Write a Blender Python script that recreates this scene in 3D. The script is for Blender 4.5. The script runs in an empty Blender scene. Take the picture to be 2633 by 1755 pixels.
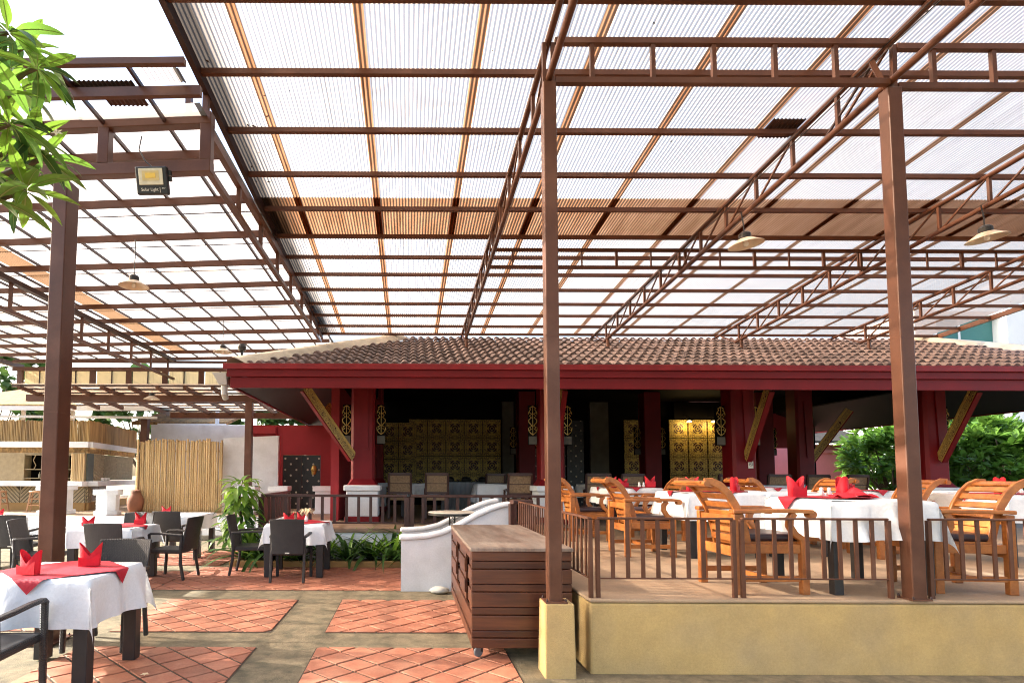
import bpy, bmesh, math, random
from mathutils import Vector, Matrix
random.seed(11)
SC = bpy.context.scene
COL = SC.collection
R = math.radians
# ------------------------------------------------------------------ camera
cam_d = bpy.data.cameras.new('camera')
cam = bpy.data.objects.new('camera', cam_d)
COL.objects.link(cam)
pitch, roll = math.atan(0.062), R(0.22)
fw = Vector((0, math.cos(pitch), math.sin(pitch)))
r0 = Vector((1, 0, 0)); u0 = r0.cross(fw)
rt = r0 * math.cos(roll) + u0 * math.sin(roll)
up = rt.cross(fw)
cam.matrix_world = Matrix(((rt.x, up.x, -fw.x, 0), (rt.y, up.y, -fw.y, 0), (rt.z, up.z, -fw.z, 1.49), (0, 0, 0, 1)))
cam_d.sensor_width = 36.0
cam_d.lens = 20.509
cam_d.shift_x, cam_d.shift_y = 0.10122, 0.09552
cam_d.clip_start, cam_d.clip_end = 0.05, 2000
SC.camera = cam
# ------------------------------------------------------------------ sky, sun, exposure
SUN_EL, SUN_DIR = R(29), Vector((-0.97, 0.14, 0)).normalized()   # horizontal direction towards the sun
to_sun = Vector((SUN_DIR.x * math.cos(SUN_EL), SUN_DIR.y * math.cos(SUN_EL), math.sin(SUN_EL)))
world = bpy.data.worlds.new('World'); SC.world = world; world.use_nodes = True
nt = world.node_tree; nt.nodes.clear()
sky = nt.nodes.new('ShaderNodeTexSky'); sky.sky_type = 'NISHITA'; sky.sun_disc = False
sky.sun_elevation = SUN_EL; sky.sun_rotation = math.atan2(SUN_DIR.x, SUN_DIR.y)
sky.air_density = 1.0; sky.dust_density = 4.0; sky.ozone_density = 1.0
bg = nt.nodes.new('ShaderNodeBackground'); bg.inputs['Strength'].default_value = 0.15
wo = nt.nodes.new('ShaderNodeOutputWorld')
nt.links.new(sky.outputs[0], bg.inputs[0]); nt.links.new(bg.outputs[0], wo.inputs[0])
sun_d = bpy.data.lights.new('sun', 'SUN'); sun_d.energy = 3.6; sun_d.angle = R(0.53); sun_d.color = (1, 0.96, 0.91)
sun = bpy.data.objects.new('sun', sun_d); COL.objects.link(sun)
sun.rotation_euler = to_sun.to_track_quat('Z', 'Y').to_euler(); sun.location = to_sun * 60
SC.view_settings.view_transform = 'Standard'; SC.view_settings.look = 'None'
SC.view_settings.exposure = 2.2; SC.view_settings.gamma = 1.0; SC.view_settings.use_curve_mapping = False
SC.cycles.max_bounces = 6; SC.cycles.diffuse_bounces = 3; SC.cycles.glossy_bounces = 2; SC.cycles.transparent_max_bounces = 16
SC.cycles.pixel_filter_type = 'BLACKMAN_HARRIS'; SC.cycles.filter_width = 1.05
SC.cycles.caustics_reflective = False; SC.cycles.caustics_refractive = False

# ------------------------------------------------------------------ materials
MATS = {}
def lk(t, a, b): t.links.new(a, b)
def M_(t, op, *ins):
    m = t.nodes.new('ShaderNodeMath'); m.operation = op
    for i, v in enumerate(ins):
        if isinstance(v, (int, float)): m.inputs[i].default_value = v
        else: lk(t, v, m.inputs[i])
    return m.outputs[0]
def pm(name, col, rough=.6, var=.12, scale=6., bump=0., bscale=60., metal=0., stretch=(1, 1, 1), col2=None, fac2=.5, sharp=.15, spec=.5, trans=None, objvar=.08, detail=5, grain=.07, gscale=48., gst=None):
    """procedural principled material: noise colour variation, optional stain colour, optional bump"""
    if name in MATS: return MATS[name]
    m = bpy.data.materials.new(name); m.use_nodes = True; MATS[name] = m
    t = m.node_tree; n = t.nodes; b = n['Principled BSDF']; out = n['Material Output']
    tc = n.new('ShaderNodeTexCoord'); oi = n.new('ShaderNodeObjectInfo')
    mp = n.new('ShaderNodeMapping'); mp.inputs['Scale'].default_value = stretch
    vm = n.new('ShaderNodeVectorMath'); vm.operation = 'SCALE'; vm.inputs[0].default_value = (37, 17, 23)
    lk(t, oi.outputs['Random'], vm.inputs['Scale'])
    lk(t, tc.outputs['Object'], mp.inputs['Vector']); lk(t, vm.outputs[0], mp.inputs['Location'])
    nz = n.new('ShaderNodeTexNoise'); nz.inputs['Scale'].default_value = scale; nz.inputs['Detail'].default_value = detail
    lk(t, mp.outputs[0], nz.inputs['Vector'])
    # value = 1 + var*(noise-.5)*2 + objvar*(rand-.5)*2
    a1 = n.new('ShaderNodeMath'); a1.operation = 'MULTIPLY_ADD'; a1.inputs[1].default_value = 4.6 * var; a1.inputs[2].default_value = 1 - 2.3 * var
    lk(t, nz.outputs['Fac'], a1.inputs[0])
    ng = n.new('ShaderNodeTexNoise'); ng.inputs['Scale'].default_value = gscale; ng.inputs['Detail'].default_value = 6; ng.inputs['Roughness'].default_value = .75
    if gst:
        mg = n.new('ShaderNodeMapping'); mg.inputs['Scale'].default_value = gst; lk(t, mp.outputs[0], mg.inputs[0]); lk(t, mg.outputs[0], ng.inputs['Vector'])
    else: lk(t, mp.outputs[0], ng.inputs['Vector'])
    ag = M_(t, 'MULTIPLY_ADD', ng.outputs['Fac'], 4.6 * grain, -2.3 * grain)
    a2 = n.new('ShaderNodeMath'); a2.operation = 'MULTIPLY_ADD'; a2.inputs[1].default_value = 2 * objvar; a2.inputs[2].default_value = -objvar
    lk(t, oi.outputs['Random'], a2.inputs[0])
    a3 = n.new('ShaderNodeMath'); a3.operation = 'ADD'; lk(t, M_(t, 'MAXIMUM', M_(t, 'ADD', a1.outputs[0], ag), .2), a3.inputs[0]); lk(t, a2.outputs[0], a3.inputs[1])
    c = n.new('ShaderNodeVectorMath'); c.operation = 'SCALE'; lk(t, a3.outputs[0], c.inputs['Scale'])
    if col2:
        n2 = n.new('ShaderNodeTexNoise'); n2.inputs['Scale'].default_value = scale * .45; n2.inputs['Detail'].default_value = 8
        lk(t, mp.outputs[0], n2.inputs['Vector'])
        rp = n.new('ShaderNodeMapRange'); rp.inputs[1].default_value = 1 - fac2 - sharp; rp.inputs[2].default_value = 1 - fac2 + sharp; rp.clamp = True
        lk(t, n2.outputs['Fac'], rp.inputs[0])
        mx = n.new('ShaderNodeMix'); mx.data_type = 'RGBA'; mx.inputs[6].default_value = (*col, 1); mx.inputs[7].default_value = (*col2, 1)
        lk(t, rp.outputs[0], mx.inputs[0]); lk(t, mx.outputs[2], c.inputs[0])
    else:
        c.inputs[0].default_value = col
    lk(t, c.outputs[0], b.inputs['Base Color'])
    b.inputs['Roughness'].default_value = rough; b.inputs['Metallic'].default_value = metal
    b.inputs['Specular IOR Level'].default_value = spec
    if bump:
        nb = n.new('ShaderNodeTexNoise'); nb.inputs['Scale'].default_value = bscale; nb.inputs['Detail'].default_value = 4
        lk(t, mp.outputs[0], nb.inputs['Vector'])
        bp = n.new('ShaderNodeBump'); bp.inputs['Strength'].default_value = bump; bp.inputs['Distance'].default_value = .02
        lk(t, nb.outputs['Fac'], bp.inputs['Height']); lk(t, bp.outputs[0], b.inputs['Normal'])
    if trans:
        tb = n.new('ShaderNodeBsdfTranslucent'); ms = n.new('ShaderNodeMixShader'); ms.inputs[0].default_value = trans
        lk(t, c.outputs[0], tb.inputs[0]); lk(t, b.outputs[0], ms.inputs[1]); lk(t, tb.outputs[0], ms.inputs[2]); lk(t, ms.outputs[0], out.inputs[0])
    return m
STEEL = pm('brown_steel', (.10, .041, .023), .38, .16, 5, .03, 90, col2=(.135, .064, .04), fac2=.36, sharp=.1, spec=.28, detail=9)
STEEL_D = pm('dark_brown_steel', (.035, .013, .010), .45, .15, 5)
TEAK = pm('teak', (.42, .155, .036), .38, .2, 14, .05, 60, stretch=(1, 1, 1), grain=.16, gscale=40, col2=(.26, .075, .017), fac2=.45, sharp=.22)
DECKW = pm('cart_wood', (.10, .034, .014), .38, .24, 9, .06, 70, stretch=(.35, 3, 3), col2=(.045, .013, .007), fac2=.45, sharp=.18, grain=.2, gscale=22, gst=(.5, 1, 1))
CARTTOP = pm('weathered_board', (.17, .115, .085), .5, .22, 5, .1, 40, stretch=(4, .6, 1), col2=(.25, .20, .16), fac2=.5, sharp=.14, grain=.2, gscale=22)
RAILW = pm('dark_rail_wood', (.055, .02, .014), .42, .2, 10)
WICK = None
WHITE = pm('white_render', (.72, .745, .765), .8, .05, 5, .12, 60, col2=(.57, .58, .57), fac2=.34, sharp=.18, detail=9)
CREAM = pm('cream_cement', (.55, .49, .38), .85, .16, 6, .15, 80, col2=(.38, .33, .25), fac2=.35)
YELLOW = pm('ochre_render', (.45, .315, .125), .9, .10, 5, .4, 170, col2=(.37, .275, .14), fac2=.38, sharp=.2, detail=10, grain=.13, gscale=60)
RED = pm('red_paint', (.155, .005, .008), .5, .14, 3, .02, 60, spec=.25, grain=.08, detail=9)
REDW = pm('red_wall', (.30, .015, .022), .7, .12, 2, .05, 70)
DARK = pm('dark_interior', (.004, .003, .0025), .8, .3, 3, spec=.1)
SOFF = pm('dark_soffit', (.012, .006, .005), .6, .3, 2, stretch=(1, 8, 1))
GREYP = pm('grey_stone_pillar', (.11, .105, .085), .8, .2, 4)
TILE = pm('terracotta', (.36, .135, .076), .72, .14, 11, .16, 90, col2=(.44, .205, .125), fac2=.42, sharp=.15, objvar=.2, detail=9, grain=.14, gscale=60)
GROUT = pm('dark_grout', (.075, .055, .036), .95, .25, 12, .3, 100)
TILEJ = pm('terracotta_far', (.30, .105, .06), .75, .16, 2.5, .1, 90, col2=(.46, .18, .10), fac2=.4)
CONC = pm('mossy_concrete', (.20, .163, .098), .9, .2, 14, .5, 130, col2=(.125, .108, .064), fac2=.46, sharp=.1, detail=10, grain=.22, gscale=55)
SLABT = pm('terrace_slab', (.36, .255, .16), .8, .10, 5, .2, 120, col2=(.27, .20, .13), fac2=.42, sharp=.14, detail=9, grain=.13, gscale=60)
SOIL = pm('ground_soil', (.17, .14, .09), .95, .2, 1.2, .2, 30)
ROOFT = pm('roof_tile', (.165, .118, .105), .75, .2, 9, .12, 90, col2=(.095, .068, .062), fac2=.38, sharp=.15, objvar=.25, grain=.15, gscale=40)
CLOTH = pm('white_cloth', (.74, .765, .78), .85, .03, 5, .12, 26)
def creased(m):
    t = m.node_tree; n = t.nodes; b = n['Principled BSDF']; old = b.inputs['Normal'].links[0].from_node
    tc = n.new('ShaderNodeTexCoord'); sp = n.new('ShaderNodeSeparateXYZ'); lk(t, tc.outputs['Object'], sp.inputs[0])
    def line(s_, p): return M_(t, 'POWER', M_(t, 'ABSOLUTE', M_(t, 'COSINE', M_(t, 'MULTIPLY_ADD', s_, math.pi / .27, p))), 40.)
    wr = n.new('ShaderNodeTexNoise'); wr.inputs['Scale'].default_value = 6; wr.inputs['Detail'].default_value = 5; wr.inputs['Distortion'].default_value = 1.2; lk(t, tc.outputs['Object'], wr.inputs['Vector'])
    h = M_(t, 'ADD', M_(t, 'MULTIPLY', M_(t, 'ADD', line(sp.outputs[0], 0.), line(sp.outputs[1], .4)), .10), wr.outputs['Fac'])
    bp = n.new('ShaderNodeBump'); bp.inputs['Strength'].default_value = .32; bp.inputs['Distance'].default_value = .03; lk(t, h, bp.inputs['Height']); lk(t, old.outputs[0], bp.inputs['Normal']); lk(t, bp.outputs[0], b.inputs['Normal'])
creased(CLOTH)
CLOTHG = pm('grey_cloth', (.25, .26, .27), .85, .05, 5, .12, 26)
NAPK = pm('red_napkin', (.55, .006, .02), .65, .1, 14, .12, 50)
RUNN = pm('red_runner', (.42, .006, .022), .65, .12, 9, .15, 40)
CUSH = pm('plum_cushion', (.035, .018, .022), .4, .2, 6)
BLACK = pm('black_plastic', (.012, .012, .012), .35, .2, 10)
LEGB = pm('dark_table_leg', (.018, .018, .02), .4, .2, 10)
BAMB = pm('bamboo', (.52, .37, .18), .5, .16, 12, .1, 60, stretch=(1, 1, .12), col2=(.33, .21, .09), fac2=.38, sharp=.2, objvar=.2)
CANE = pm('split_cane', (.36, .235, .085), .6, .35, 14, .2, 60, stretch=(1, 1, .1), col2=(.2, .12, .045), fac2=.45, objvar=.12)
CHEV = pm('woven_panel', (.34, .28, .17), .65, .16, 9, .1, 60, objvar=.1)
OCHW = pm('ochre_plinth', (.36, .22, .08), .8, .15, 4)
THATCH = pm('thatch', (.33, .20, .075), .95, .4, 16, .6, 60, stretch=(1, .15, 1), col2=(.18, .11, .05), fac2=.45)
STOOLW = pm('stool_wood', (.33, .18, .09), .5, .2, 10)
CLAY = pm('clay_jar', (.24, .10, .055), .75, .2, 5, .1)
GOLD = pm('gold_leaf', (.55, .37, .10), .4, .15, 20, metal=.35)
LAMP = pm('lamp_enamel', (.72, .62, .48), .35, .12, 5, col2=(.5, .36, .24), fac2=.35, trans=.15)
LEAF = pm('leaf_green', (.12, .255, .032), .42, .2, 4, .05, 40, col2=(.18, .33, .05), fac2=.45, trans=.45, objvar=.3)
LEAFY = pm('leaf_lime', (.18, .31, .035), .42, .25, 4, .05, 40, col2=(.10, .20, .025), fac2=.4, trans=.5, objvar=.28)
LEAFD = pm('leaf_dark', (.035, .09, .018), .4, .3, 4, .05, 40, col2=(.06, .13, .03), fac2=.4, trans=.3, objvar=.3)
LEAFF = pm('leaf_far', (.06, .13, .03), .6, .4, 2.5, trans=.35, col2=(.11, .19, .04), fac2=.45)
BARK = pm('bark', (.12, .09, .06), .9, .3, 9, .3, 40)
PVC = pm('grey_pvc', (.45, .45, .43), .5, .1, 5)
IVORY = pm('ivory_plastic', (.7, .66, .55), .4, .06, 6)
STONE = pm('rough_stone', (.2, .185, .15), .9, .3, 8, .5, 40)
TEAL = pm('teal_glass', (.07, .20, .19), .6, .15, .4, spec=.15)
SALMON = pm('sunlit_red_wall', (.72, .24, .27), .75, .05, 2, .05, 70)  # red lifted to pink, putting sunlight on the paint into the colour
BWHITE = pm('far_white_paint', (.75, .76, .76), .7, .05, 1)
PINK = REDW
CHROME = pm('cast_metal', (.25, .25, .25), .35, .1, 6, metal=.9)
RUBBER = pm('caster_rubber', (.16, .17, .18), .5, .1, 6)
PORC = pm('porcelain', (.82, .80, .76), .2, .04, 6)
CANEB = pm('cane_weave', (.30, .19, .10), .6, .35, 30, .3, 120)
PETAL = pm('cream_petal', (.85, .78, .55), .5, .1, 20, trans=.3)

def wicker(name, col):
    m = bpy.data.materials.new(name); m.use_nodes = True; t = m.node_tree; n = t.nodes; b = n['Principled BSDF']
    tc = n.new('ShaderNodeTexCoord'); sp = n.new('ShaderNodeSeparateXYZ'); lk(t, tc.outputs['Object'], sp.inputs[0])
    h = M_(t, 'ADD', sp.outputs[0], sp.outputs[1])
    a = M_(t, 'SINE', M_(t, 'MULTIPLY', h, 2 * math.pi / .022)); z = M_(t, 'SINE', M_(t, 'MULTIPLY', sp.outputs[2], 2 * math.pi / .011))
    w = M_(t, 'MULTIPLY', a, z)
    v = M_(t, 'MULTIPLY_ADD', w, .35, .75)
    nz = n.new('ShaderNodeTexNoise'); nz.inputs['Scale'].default_value = 14; lk(t, tc.outputs['Object'], nz.inputs['Vector'])
    v2 = M_(t, 'MULTIPLY', v, M_(t, 'MULTIPLY_ADD', nz.outputs['Fac'], .8, .6))
    c = n.new('ShaderNodeVectorMath'); c.operation = 'SCALE'; c.inputs[0].default_value = col; lk(t, v2, c.inputs['Scale'])
    lk(t, c.outputs[0], b.inputs['Base Color']); b.inputs['Roughness'].default_value = .42
    bp = n.new('ShaderNodeBump'); bp.inputs['Strength'].default_value = .7; bp.inputs['Distance'].default_value = .004
    lk(t, w, bp.inputs['Height']); lk(t, bp.outputs[0], b.inputs['Normal'])
    return m
WICK = wicker('black_wicker', (.036, .034, .034))

def sheet_mat(name, T, pitchx, streak, TL=(.55, .36, .24), wt=.30, laps=False):
    """bronze polycarbonate: light passes straight through, tinted once per layer; dirt lines lie in the grooves"""
    m = bpy.data.materials.new(name); m.use_nodes = True; t = m.node_tree; n = t.nodes
    out = n['Material Output']; n.remove(n['Principled BSDF'])
    ge = n.new('ShaderNodeNewGeometry'); sp = n.new('ShaderNodeSeparateXYZ'); lk(t, ge.outputs['Position'], sp.inputs[0])
    groove = M_(t, 'COSINE', M_(t, 'MULTIPLY', sp.outputs[0], 2 * math.pi / pitchx))
    groove = M_(t, 'MULTIPLY_ADD', groove, .5, .5)
    groove = M_(t, 'POWER', groove, 5.)
    mp = n.new('ShaderNodeMapping'); mp.inputs['Scale'].default_value = (6, .9, 1); lk(t, ge.outputs['Position'], mp.inputs[0])
    nz = n.new('ShaderNodeTexNoise'); nz.inputs['Scale'].default_value = 1.6; nz.inputs['Detail'].default_value = 7; lk(t, mp.outputs[0], nz.inputs['Vector'])
    big = n.new('ShaderNodeTexNoise'); big.inputs['Scale'].default_value = .8; big.inputs['Detail'].default_value = 4; lk(t, ge.outputs['Position'], big.inputs['Vector'])
    rp = n.new('ShaderNodeMapRange'); rp.inputs[1].default_value = .40; rp.inputs[2].default_value = .60; lk(t, nz.outputs['Fac'], rp.inputs[0])
    rb = n.new('ShaderNodeMapRange'); rb.inputs[1].default_value = .44; rb.inputs[2].default_value = .62; lk(t, big.outputs['Fac'], rb.inputs[0])
    d = M_(t, 'MULTIPLY', M_(t, 'MULTIPLY', groove, rp.outputs[0]), M_(t, 'MULTIPLY_ADD', rb.outputs[0], .95, .05))
    clean = M_(t, 'SUBTRACT', 1., M_(t, 'MULTIPLY', d, streak))
    film = M_(t, 'MULTIPLY_ADD', big.outputs['Fac'], .25, .87)
    # silt that gathers along the low left edge of the big roof, in its own ragged shape
    edge = n.new('ShaderNodeMapRange'); edge.inputs[1].default_value = -1.46; edge.inputs[2].default_value = -1.80; lk(t, sp.outputs[0], edge.inputs[0])
    far = n.new('ShaderNodeMapRange'); far.inputs[1].default_value = -1.885; far.inputs[2].default_value = -1.88; lk(t, sp.outputs[0], far.inputs[0])
    nd = n.new('ShaderNodeTexNoise'); nd.inputs['Scale'].default_value = 2.2; nd.inputs['Detail'].default_value = 6
    mp2 = n.new('ShaderNodeMapping'); mp2.inputs['Scale'].default_value = (5, .22, 1); lk(t, ge.outputs['Position'], mp2.inputs[0]); lk(t, mp2.outputs[0], nd.inputs['Vector'])
    silt = M_(t, 'MULTIPLY', M_(t, 'MULTIPLY', edge.outputs[0], far.outputs[0]), M_(t, 'MULTIPLY_ADD', nd.outputs['Fac'], 1.5, .35))
    silt = M_(t, 'SUBTRACT', 1., M_(t, 'MINIMUM', silt, .93))
    v = M_(t, 'MULTIPLY', M_(t, 'MULTIPLY', clean, film), silt)
    tint = None
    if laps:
        # dimmer light through doubled sheets, painted in brown along the side and end laps
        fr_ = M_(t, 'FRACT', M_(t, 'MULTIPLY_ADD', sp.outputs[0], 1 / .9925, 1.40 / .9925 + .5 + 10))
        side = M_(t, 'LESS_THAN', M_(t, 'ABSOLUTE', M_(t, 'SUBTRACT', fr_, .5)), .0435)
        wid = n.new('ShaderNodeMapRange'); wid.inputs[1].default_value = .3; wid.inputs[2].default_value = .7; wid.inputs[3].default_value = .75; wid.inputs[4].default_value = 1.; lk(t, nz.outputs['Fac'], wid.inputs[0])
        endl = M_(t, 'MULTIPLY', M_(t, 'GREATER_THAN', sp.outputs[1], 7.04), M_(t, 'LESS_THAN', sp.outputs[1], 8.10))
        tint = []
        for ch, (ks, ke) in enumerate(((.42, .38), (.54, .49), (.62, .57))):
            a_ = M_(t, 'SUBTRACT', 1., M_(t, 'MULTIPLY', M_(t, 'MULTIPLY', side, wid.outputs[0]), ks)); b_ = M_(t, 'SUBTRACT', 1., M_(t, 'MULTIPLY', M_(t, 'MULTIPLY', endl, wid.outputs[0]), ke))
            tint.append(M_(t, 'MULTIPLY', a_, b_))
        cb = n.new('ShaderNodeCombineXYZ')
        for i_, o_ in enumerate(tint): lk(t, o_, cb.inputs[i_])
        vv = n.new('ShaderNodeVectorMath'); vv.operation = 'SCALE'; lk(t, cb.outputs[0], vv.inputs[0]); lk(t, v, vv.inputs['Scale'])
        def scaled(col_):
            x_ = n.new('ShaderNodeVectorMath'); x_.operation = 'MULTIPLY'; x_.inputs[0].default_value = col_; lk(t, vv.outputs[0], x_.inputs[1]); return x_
    else:
        def scaled(col_):
            x_ = n.new('ShaderNodeVectorMath'); x_.operation = 'SCALE'; x_.inputs[0].default_value = col_; lk(t, v, x_.inputs['Scale']); return x_
    c = scaled(T)
    tr = n.new('ShaderNodeBsdfTransparent'); lk(t, c.outputs[0], tr.inputs[0])
    gl = n.new('ShaderNodeBsdfPrincipled'); gl.inputs['Base Color'].default_value = (.20, .10, .06, 1); gl.inputs['Roughness'].default_value = .35
    c2 = scaled(TL)
    tl = n.new('ShaderNodeBsdfTranslucent'); lk(t, c2.outputs[0], tl.inputs[0])
    m1 = n.new('ShaderNodeMixShader'); m1.inputs[0].default_value = wt; lk(t, tr.outputs[0], m1.inputs[1]); lk(t, tl.outputs[0], m1.inputs[2])
    ms = n.new('ShaderNodeMixShader'); ms.inputs[0].default_value = .06
    lk(t, m1.outputs[0], ms.inputs[1]); lk(t, gl.outputs[0], ms.inputs[2]); lk(t, ms.outputs[0], out.inputs[0])
    return m
PITCHX = .0385
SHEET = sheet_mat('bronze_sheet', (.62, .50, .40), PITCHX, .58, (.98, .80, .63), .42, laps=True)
SHEETL = sheet_mat('bronze_flat_sheet', (.62, .53, .46), PITCHX, .05, (.8, .68, .56), .38)
BRONZE = sheet_mat('dark_bronze_sheet', (.30, .20, .125), PITCHX, .4, (.5, .32, .19), .3)
RIB = pm('leaf_midrib', (.30, .36, .12), .5, .1, 10, trans=.3)
CLEAR = sheet_mat('milky_sheet', (.5, .45, .33), PITCHX, .5, (.95, .85, .62), .7)

def gold_panel_mat():
    m = bpy.data.materials.new('gold_carved_panel'); m.use_nodes = True; t = m.node_tree; n = t.nodes; b = n['Principled BSDF']
    tc = n.new('ShaderNodeTexCoord'); sp = n.new('ShaderNodeSeparateXYZ'); lk(t, tc.outputs['Object'], sp.inputs[0])
    x, z = sp.outputs[0], sp.outputs[2]
    r = M_(t, 'SQRT', M_(t, 'ADD', M_(t, 'MULTIPLY', x, x), M_(t, 'MULTIPLY', z, z)))
    a = M_(t, 'ARCTAN2', z, x)
    lobes = M_(t, 'ABSOLUTE', M_(t, 'COSINE', M_(t, 'MULTIPLY_ADD', a, 2., math.pi / 2)))        # four diagonal petals
    rim = M_(t, 'MULTIPLY_ADD', M_(t, 'POWER', lobes, .7), .16, .05)
    inside = M_(t, 'SMOOTH_MIN', M_(t, 'MULTIPLY', M_(t, 'SUBTRACT', rim, r), 60.), 1., .3)
    vein = M_(t, 'SINE', M_(t, 'MULTIPLY', r, 95.))
    petal = M_(t, 'MULTIPLY', M_(t, 'GREATER_THAN', inside, 0.), M_(t, 'GREATER_THAN', M_(t, 'ADD', vein, M_(t, 'MULTIPLY', lobes, .9)), .15))
    vo = n.new('ShaderNodeTexVoronoi'); vo.inputs['Scale'].default_value = 17; vo.feature = 'DISTANCE_TO_EDGE'
    ab = n.new('ShaderNodeVectorMath'); ab.operation = 'ABSOLUTE'; lk(t, tc.outputs['Object'], ab.inputs[0]); lk(t, ab.outputs[0], vo.inputs['Vector'])
    fol = M_(t, 'MULTIPLY', M_(t, 'LESS_THAN', vo.outputs['Distance'], .09), M_(t, 'GREATER_THAN', r, .215))
    dark = M_(t, 'MINIMUM', M_(t, 'ADD', petal, M_(t, 'MULTIPLY', fol, .75)), 1.)
    mx = n.new('ShaderNodeMix'); mx.data_type = 'RGBA'; lk(t, dark, mx.inputs[0])
    mx.inputs[6].default_value = (.56, .42, .10, 1); mx.inputs[7].default_value = (.05, .012, .01, 1)
    lk(t, mx.outputs[2], b.inputs['Base Color']); b.inputs['Roughness'].default_value = .5
    bp = n.new('ShaderNodeBump'); bp.invert = True; bp.inputs['Strength'].default_value = .5; bp.inputs['Distance'].default_value = .01
    lk(t, dark, bp.inputs['Height']); lk(t, bp.outputs[0], b.inputs['Normal'])
    return m
GPANEL = gold_panel_mat()
def scroll_mat():
    m = bpy.data.materials.new('gold_scrollwork'); m.use_nodes = True; t = m.node_tree; n = t.nodes; b = n['Principled BSDF']
    tc = n.new('ShaderNodeTexCoord')
    nz = n.new('ShaderNodeTexNoise'); nz.inputs['Scale'].default_value = 5.5; nz.inputs['Detail'].default_value = 1; nz.inputs['Distortion'].default_value = 2.4
    lk(t, tc.outputs['Object'], nz.inputs['Vector'])
    s = M_(t, 'ABSOLUTE', M_(t, 'SINE', M_(t, 'MULTIPLY', nz.outputs['Fac'], 34.)))
    k = M_(t, 'GREATER_THAN', s, .55)
    mx = n.new('ShaderNodeMix'); mx.data_type = 'RGBA'; lk(t, k, mx.inputs[0])
    mx.inputs[6].default_value = (.06, .012, .01, 1); mx.inputs[7].default_value = (.52, .36, .10, 1)
    lk(t, mx.outputs[2], b.inputs['Base Color']); b.inputs['Roughness'].default_value = .45
    return m
SCROLL = scroll_mat()
def dots_mat():
    m = bpy.data.materials.new('gold_dotted_door'); m.use_nodes = True; t = m.node_tree; n = t.nodes; b = n['Principled BSDF']
    tc = n.new('ShaderNodeTexCoord'); sp = n.new('ShaderNodeSeparateXYZ'); lk(t, tc.outputs['Object'], sp.inputs[0])
    k = 2 * math.pi / .33
    a = M_(t, 'COSINE', M_(t, 'MULTIPLY', M_(t, 'ADD', sp.outputs[0], sp.outputs[2]), k)); c = M_(t, 'COSINE', M_(t, 'MULTIPLY', M_(t, 'SUBTRACT', sp.outputs[0], sp.outputs[2]), k))
    d = M_(t, 'GREATER_THAN', M_(t, 'ADD', a, c), 1.72)
    mx = n.new('ShaderNodeMix'); mx.data_type = 'RGBA'; lk(t, d, mx.inputs[0])
    mx.inputs[6].default_value = (.01, .009, .009, 1); mx.inputs[7].default_value = (.5, .45, .36, 1)
    lk(t, mx.outputs[2], b.inputs['Base Color']); b.inputs['Roughness'].default_value = .35
    return m
DOTS = dots_mat()
def emit(name, col, s):
    m = bpy.data.materials.new(name); m.use_nodes = True; b = m.node_tree.nodes['Principled BSDF']
    b.inputs['Base Color'].default_value = (*col, 1); b.inputs['Emission Color'].default_value = (*col, 1); b.inputs['Emission Strength'].default_value = s
    return m
BULB = emit('lit_bulb', (1, .72, .3), 6)

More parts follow.
